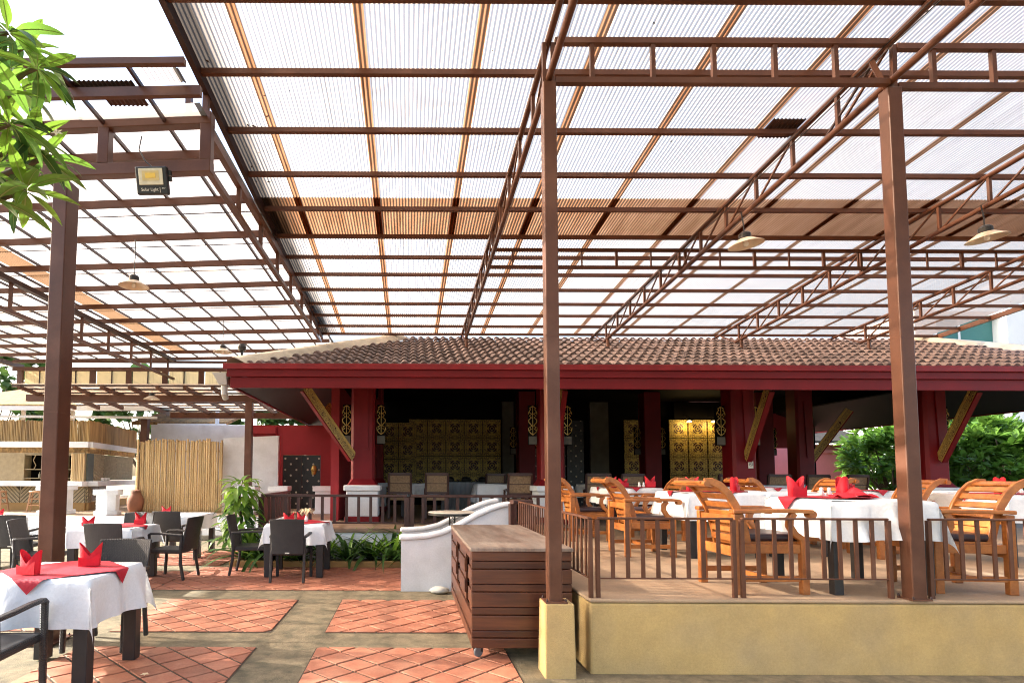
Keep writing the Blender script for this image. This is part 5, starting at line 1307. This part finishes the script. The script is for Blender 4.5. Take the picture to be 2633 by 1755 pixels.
# large loosely opened red napkin on the nearest terrace table
o = MB(); qn = random.Random(4); vs = []; fs = []; n = 18
for i in range(n + 1):
    for j in range(n + 1):
        u, v = i / n * 2 - 1, j / n * 2 - 1; r_ = math.hypot(u, v)
        vs.append((u * .16, v * .11, .012 + .075 * max(0, 1 - r_) ** .6 * abs(math.sin(3.1 * u + 1)) + .012 * math.sin(5 * v + 3 * u)))
for i in range(n):
    for j in range(n): fs.append((i * (n + 1) + j, (i + 1) * (n + 1) + j, (i + 1) * (n + 1) + j + 1, i * (n + 1) + j + 1))
nap2 = o.add(vs, fs).build('napkin', NAPK, None, smooth=True, loc=(3.80, 5.0, T2 + .745 + .016)); tag(nap2, 'crumpled red napkin left of the thick column on the nearest terrace table', 'napkin', 'folded red napkins')

# --- teak armchair with rolled back (faces +x)
def teak_chair():
    t = thing('teak_armchair', 'x', 'chair', group='teak armchairs on the terrace')
    W_ = .27
    prof = [(-.16, .36), (-.175, .46), (-.205, .58), (-.25, .70), (-.31, .80), (-.375, .865), (-.44, .895), (-.50, .89)]
    def at(s):                                            # point and direction along the back curve, s in 0..1
        L = [0]; 
        for p, q in zip(prof[:-1], prof[1:]): L.append(L[-1] + math.hypot(q[0] - p[0], q[1] - p[1]))
        d = s * L[-1]
        for i in range(len(L) - 1):
            if d <= L[i + 1] + 1e-9:
                u = (d - L[i]) / (L[i + 1] - L[i]); p, q = prof[i], prof[i + 1]
                return (p[0] + (q[0] - p[0]) * u, p[1] + (q[1] - p[1]) * u), math.atan2(q[1] - p[1], q[0] - p[0])
    for s in (-1, 1):
        y = s * W_
        MB().box(-.30, -.235, y - .026, y + .026, 0, .635).build('leg', TEAK, t, bevel=.006)
        MB().box(.235, .295, y - .026, y + .026, 0, .44).build('leg', TEAK, t, bevel=.006)
        MB().ribbon([(p[0], y * .84, p[1]) for p in prof], (0, 1, 0), .03, .062).build('back_rail', TEAK, t, bevel=.005)
        MB().ribbon([(-.31, y, .655), (.0, y, .662), (.25, y, .66), (.345, y, .655)], (0, 1, 0), .075, .032).build('arm', TEAK, t, bevel=.008)
        MB().tube([(.335, y - .036, .634), (.335, y + .036, .634)], .031, 12).build('arm_scroll', TEAK, t, smooth=False)
        MB().ribbon([(.265, y, .43), (.20, y, .475), (.16, y, .54), (.165, y, .60), (.20, y, .645)], (0, 1, 0), .045, .05).build('arm_support', TEAK, t, bevel=.006)
        MB().box(-.234, .234, y - .017, y + .017, .325, .395).build('seat_rail', TEAK, t, bevel=.004)
        MB().box(-.234, .234, y - .014, y + .014, .10, .145).build('stretcher', TEAK, t, bevel=.004)
        for z in (.22,): pass
    k = 9
    for i in range(k):
        s = .05 + .93 * i / (k - 1); (px, pz), an = at(min(s, .99))
        dx, dz = math.cos(an) * .026, math.sin(an) * .026
        if i == k - 1: dx, dz = dx * 1.3, dz * 1.3
        MB().bar((px, -W_ * .79, pz), (px, W_ * .79, pz), .052 if i < k - 1 else .085, .018, (-math.sin(an), 0, math.cos(an))).build('slat', TEAK, t, bevel=.004)
    (px, pz), an = at(1.0)
    MB().tube([(px + .005, -W_ * .98, pz - .012), (px + .005, W_ * .98, pz - .012)], .026, 12).build('top_roll', TEAK, t)
    MB().box(-.275, -.245, -W_ + .027, W_ - .027, .29, .37).build('rear_rail', TEAK, t, bevel=.004); MB().box(-.285, -.262, -W_ + .027, W_ - .027, .555, .62).build('rear_rail', TEAK, t, bevel=.004)
    for z in (.40, .475): MB().box(-.215, -.20, -W_ + .06, W_ - .06, z, z + .055).build('slat', TEAK, t, bevel=.003)
    MB().box(.245, .285, -W_ + .027, W_ - .027, .325, .40).build('front_rail', TEAK, t, bevel=.004)
    MB().box(-.02, .02, -W_ + .018, W_ - .018, .10, .14).build('stretcher', TEAK, t, bevel=.004)
    MB().box(-.19, .29, -W_ + .025, W_ - .025, .395, .415).build('seat_board', TEAK, t)
    MB().box(-.185, .285, -W_ + .03, W_ - .03, .416, .475).build('cushion', CUSH, t, bevel=.022)
    return t
TC = Maker(teak_chair())
TC('big teak armchair behind the railing left of the thick column, facing right', (2.90, 4.99, T2), .02)
TC('teak armchair facing right behind the slim column, second of the left row', (2.82, 7.11, T2), .0)
TC('teak armchair facing right, third and farthest of the left row', (2.62, 8.75, T2), .06)
TC('teak armchair facing left toward us between second and third terrace tables', (3.74, 8.82, T2), math.pi + .08)
TC('big teak armchair at the right picture edge, facing left', (4.60, 5.03, T2), math.pi - .12)
TC('teak armchair facing left behind the red napkin of the nearest terrace table', (5.42, 7.95, T2), math.pi + .05)
TC('teak armchair facing right, half hidden behind the left facing one', (5.05, 8.15, T2), .1)
TC('teak armchair behind the thick column, facing left', (5.7, 6.98, T2), math.pi - .1)

# --- dark cane backed chairs and skirted tables inside the pavilion
def cane_chair():
    t = thing('cane_chair', 'x', 'chair', group='cane backed chairs in the pavilion')
    for s in (-1, 1):
        y = s * .24
        MB().ribbon([(-.26, y, 0), (-.23, y, .42), (-.25, y, .7), (-.30, y, .98)], (0, 1, 0), .045, .05).build('leg', RAILW, t, bevel=.006); MB().box(.2, .245, y - .022, y + .022, 0, .62).build('leg', RAILW, t, bevel=.006)
        MB().ribbon([(-.25, y, .62), (.0, y, .65), (.24, y, .63)], (0, 1, 0), .05, .03).build('arm', RAILW, t, bevel=.006)
    MB().box(-.24, .245, -.24, .24, .40, .46).build('seat', CANEB, t, bevel=.012)
    MB().bar((-.298, -.24, .965), (-.298, .24, .965), .04, .06).build('top_rail', RAILW, t); MB().bar((-.244, -.22, .56), (-.244, .22, .56), .035, .05).build('lower_rail', RAILW, t); MB().bar((-.268, -.22, .765), (-.268, .22, .765), .012, .016).build('mid_rail', RAILW, t)
    MB().add([(-.246, -.22, .585), (-.246, .22, .585), (-.290, .22, .94), (-.290, -.22, .94)], [(0, 1, 2, 3)]).build('cane_panel', CANEB, t)
    return t
CC = Maker(cane_chair())
CC('cane backed chair right beside the left red column, back to us', (-.18, 12.9, TZ), HP)
CC('cane backed chair second from the left red column, back to us', (.62, 12.9, TZ), HP)
CC('cane backed chair left of the slim brown column, back to us', (2.30, 12.3, TZ), HP)
CC('cane backed chair deep inside, left of the slim brown column', (2.0, 14.2, TZ), HP + .3)
CC('cane backed chair just right of the slim brown column', (4.0, 12.4, TZ), HP - .2)
CC('cane backed chair behind the third terrace table', (4.85, 12.9, TZ), HP)
CC('cane backed chair before the lit gold panels', (7.0, 13.0, TZ), HP)
CC('cane backed chair in front of the red garden wall', (9.2, 13.4, TZ), HP)
CC('cane backed chair against the green garden, left of the thick column', (9.75, 13.0, TZ), HP + .1)
CC('cane backed chair beside the pink lit outbuilding wall', (8.2, 13.2, TZ), HP)
place_table(1.95, 13.2, TZ, .42, .75, .42, 31, 'pavilion table left of the slim column', None, leg=.036)
place_table(.25, 13.7, TZ, .42, .75, .3, 32, 'pavilion table behind the first two cane chairs', None, leg=.036)
place_table(4.4, 13.4, TZ, .42, .75, .3, 33, 'pavilion table right of the slim column', None, leg=.036, naps=[(.2, -.2, 0, 0, 'red folded napkin inside the pavilion right of the slim column')])
place_table(7.6, 12.6, TZ, .45, .75, .3, 35, 'pavilion table beside the red column with the notice', None, leg=.036)
# skirted buffet table
bf = thing('buffet_table', 'long buffet table with pleated grey skirt before the gold panels', 'table', (1.55, 14.6, TZ))
MB().box(-.75, .75, -.3, .3, .76, .80).build('table_top', DARK, bf)
sk_ = MB(); vs = []; fs = []; n = 90
for i in range(n + 1):
    x = -.75 + 1.5 * i / n; dy = .022 * abs(math.sin(i * .42)) ** .6
    vs += [(x, -.31 - dy, .78), (x, -.315 - dy * 1.5, .02)]
for i in range(n): fs.append((2 * i, 2 * i + 2, 2 * i + 3, 2 * i + 1))
sk_.add(vs, fs).build('skirt', CLOTHG, bf, smooth=True)
for i, (x, s) in enumerate(((-.5, .1), (-.1, .12), (.3, .1), (.55, .09))): MB().lathe([(s, 0), (s * 1.05, .05), (s * .7, .1), (0, .12)], 14, (x, 0, .80)).build('dish_cover', BLACK, bf)

# --- round bistro table on the stairs
rt_ = thing('bistro_table', 'round pale topped bistro table with black lattice pedestal by the stairs', 'table', (.62, 8.25, .185 * 2))
MB().lathe([(.0, .575), (.325, .575), (.335, .58), (.335, .61), (.325, .617), (.0, .617)], 40).build('table_top', pm('bistro_top', (.55, .52, .44), .5, .12, 6), rt_); MB().lathe([(.337, .572), (.341, .575), (.341, .604), (.337, .606)], 40, cap=False).build('rim', BLACK, rt_)
for k in range(4):
    a = k * HP + .6; MB().bar((.05 * math.cos(a), .05 * math.sin(a), .0), (.05 * math.cos(a), .05 * math.sin(a), .575), .014, .014).build('pedestal_bar', BLACK, rt_)
for k in range(6):
    z = .06 + k * .085
    for j in range(4):
        a, b2 = j * HP + .6, (j + 1) * HP + .6
        MB().bar((.05 * math.cos(a), .05 * math.sin(a), z), (.05 * math.cos(b2), .05 * math.sin(b2), z + .085), .007, .007).build('lattice', BLACK, rt_)
MB().lathe([(.2, 0), (.2, .012), (.06, .03)], 24).build('foot', BLACK, rt_)

# --- wooden counter on castors
ct = thing('wooden_cart', 'long dark slatted wooden counter on castors beside the slim column', 'counter')
CX, CX2, CYa, CYb = .52, 1.335, 4.80, 7.05
MB().box(CX - .012, CX2 + .012, CYa - .012, CYb + .012, .875, .905).build('counter_top', CARTTOP, ct, bevel=.006)
MB().box(CX + .03, CX2 - .03, CYa + .03, CYb - .03, .12, .14).build('floor_board', DARK, ct)
zb = [(.80, .874), (.735, .795), (.615, .73), (.552, .61), (.43, .547), (.367, .425), (.245, .362), (.185, .24), (.105, .18)]
for i, (z0, z1) in enumerate(zb):
    pr = .0 if i % 2 == 0 else .012
    MB().box(CX + .0, CX2, CYa + pr, CYa + .03 + pr, z0, z1).build('front_board', DECKW, ct, bevel=.005)
    MB().box(CX, CX2, CYb - .03, CYb - .001, z0, z1).build('rear_board', DECKW, ct)
    MB().box(CX2 - .03, CX2 - .002 - pr, CYa + .045, CYb - .035, z0, z1).build('side_board', DECKW, ct)
    # left side: boards run full length low down, with two window openings above
    if z1 < .40: segs = [(CYa + .045, CYb - .035)]
    else: segs = [(CYa + .045, CYa + .30), (CYa + .62, CYa + 1.25), (CYa + 1.60, CYb - .035)] if z0 < .79 else [(CYa + .045, CYb - .035)]
    for y0, y1 in segs: MB().box(CX + pr, CX + .028 + pr, y0, y1, z0, z1).build('side_board', DECKW, ct, bevel=.004)
for y in (CYa + .31, CYa + .60, CYa + 1.27, CYa + 1.57): MB().box(CX + .045, CX + .075, y - .03, y + .03, .15, .87).build('stile', DECKW, ct)
MB().box(CX + .4, CX + .42, CYa + .05, CYb - .05, .15, .87).build('inner_board', DARK, ct)
for x in (CX + .06, CX2 - .07):
    for y in (CYa + .08, CYb - .08):
        c = MB().lathe([(.0, -.011), (.036, -.011), (.042, -.006), (.042, .006), (.036, .011), (.0, .011)], 18).build('castor', RUBBER, ct); c.location = (x, y, .055); c.rotation_euler = (HP, 0, .5 if y < 6 else 0)
        f_ = MB(); f_.bar((x - .028, y, .055), (x - .035, y, .105), .02, .004); f_.bar((x + .028, y, .055), (x + .035, y, .105), .02, .004); f_.box(x - .04, x + .04, y - .03, y + .03, .10, .106); f_.build('castor_fork', BLACK, ct)
# round pale stone beside it
rk = thing('pale_stone', 'rounded pale stone on the paving at the foot of the stair wall', 'stone', (.40, 7.52, .01)); rk.scale = (1, .8, .6)
MB().lathe([(.0, -.01), (.11, .01), (.13, .05), (.10, .10), (.05, .125), (.0, .13)], 16).build('stone_body', pm('river_stone', (.5, .5, .45), .8, .15, 8), rk, smooth=True)
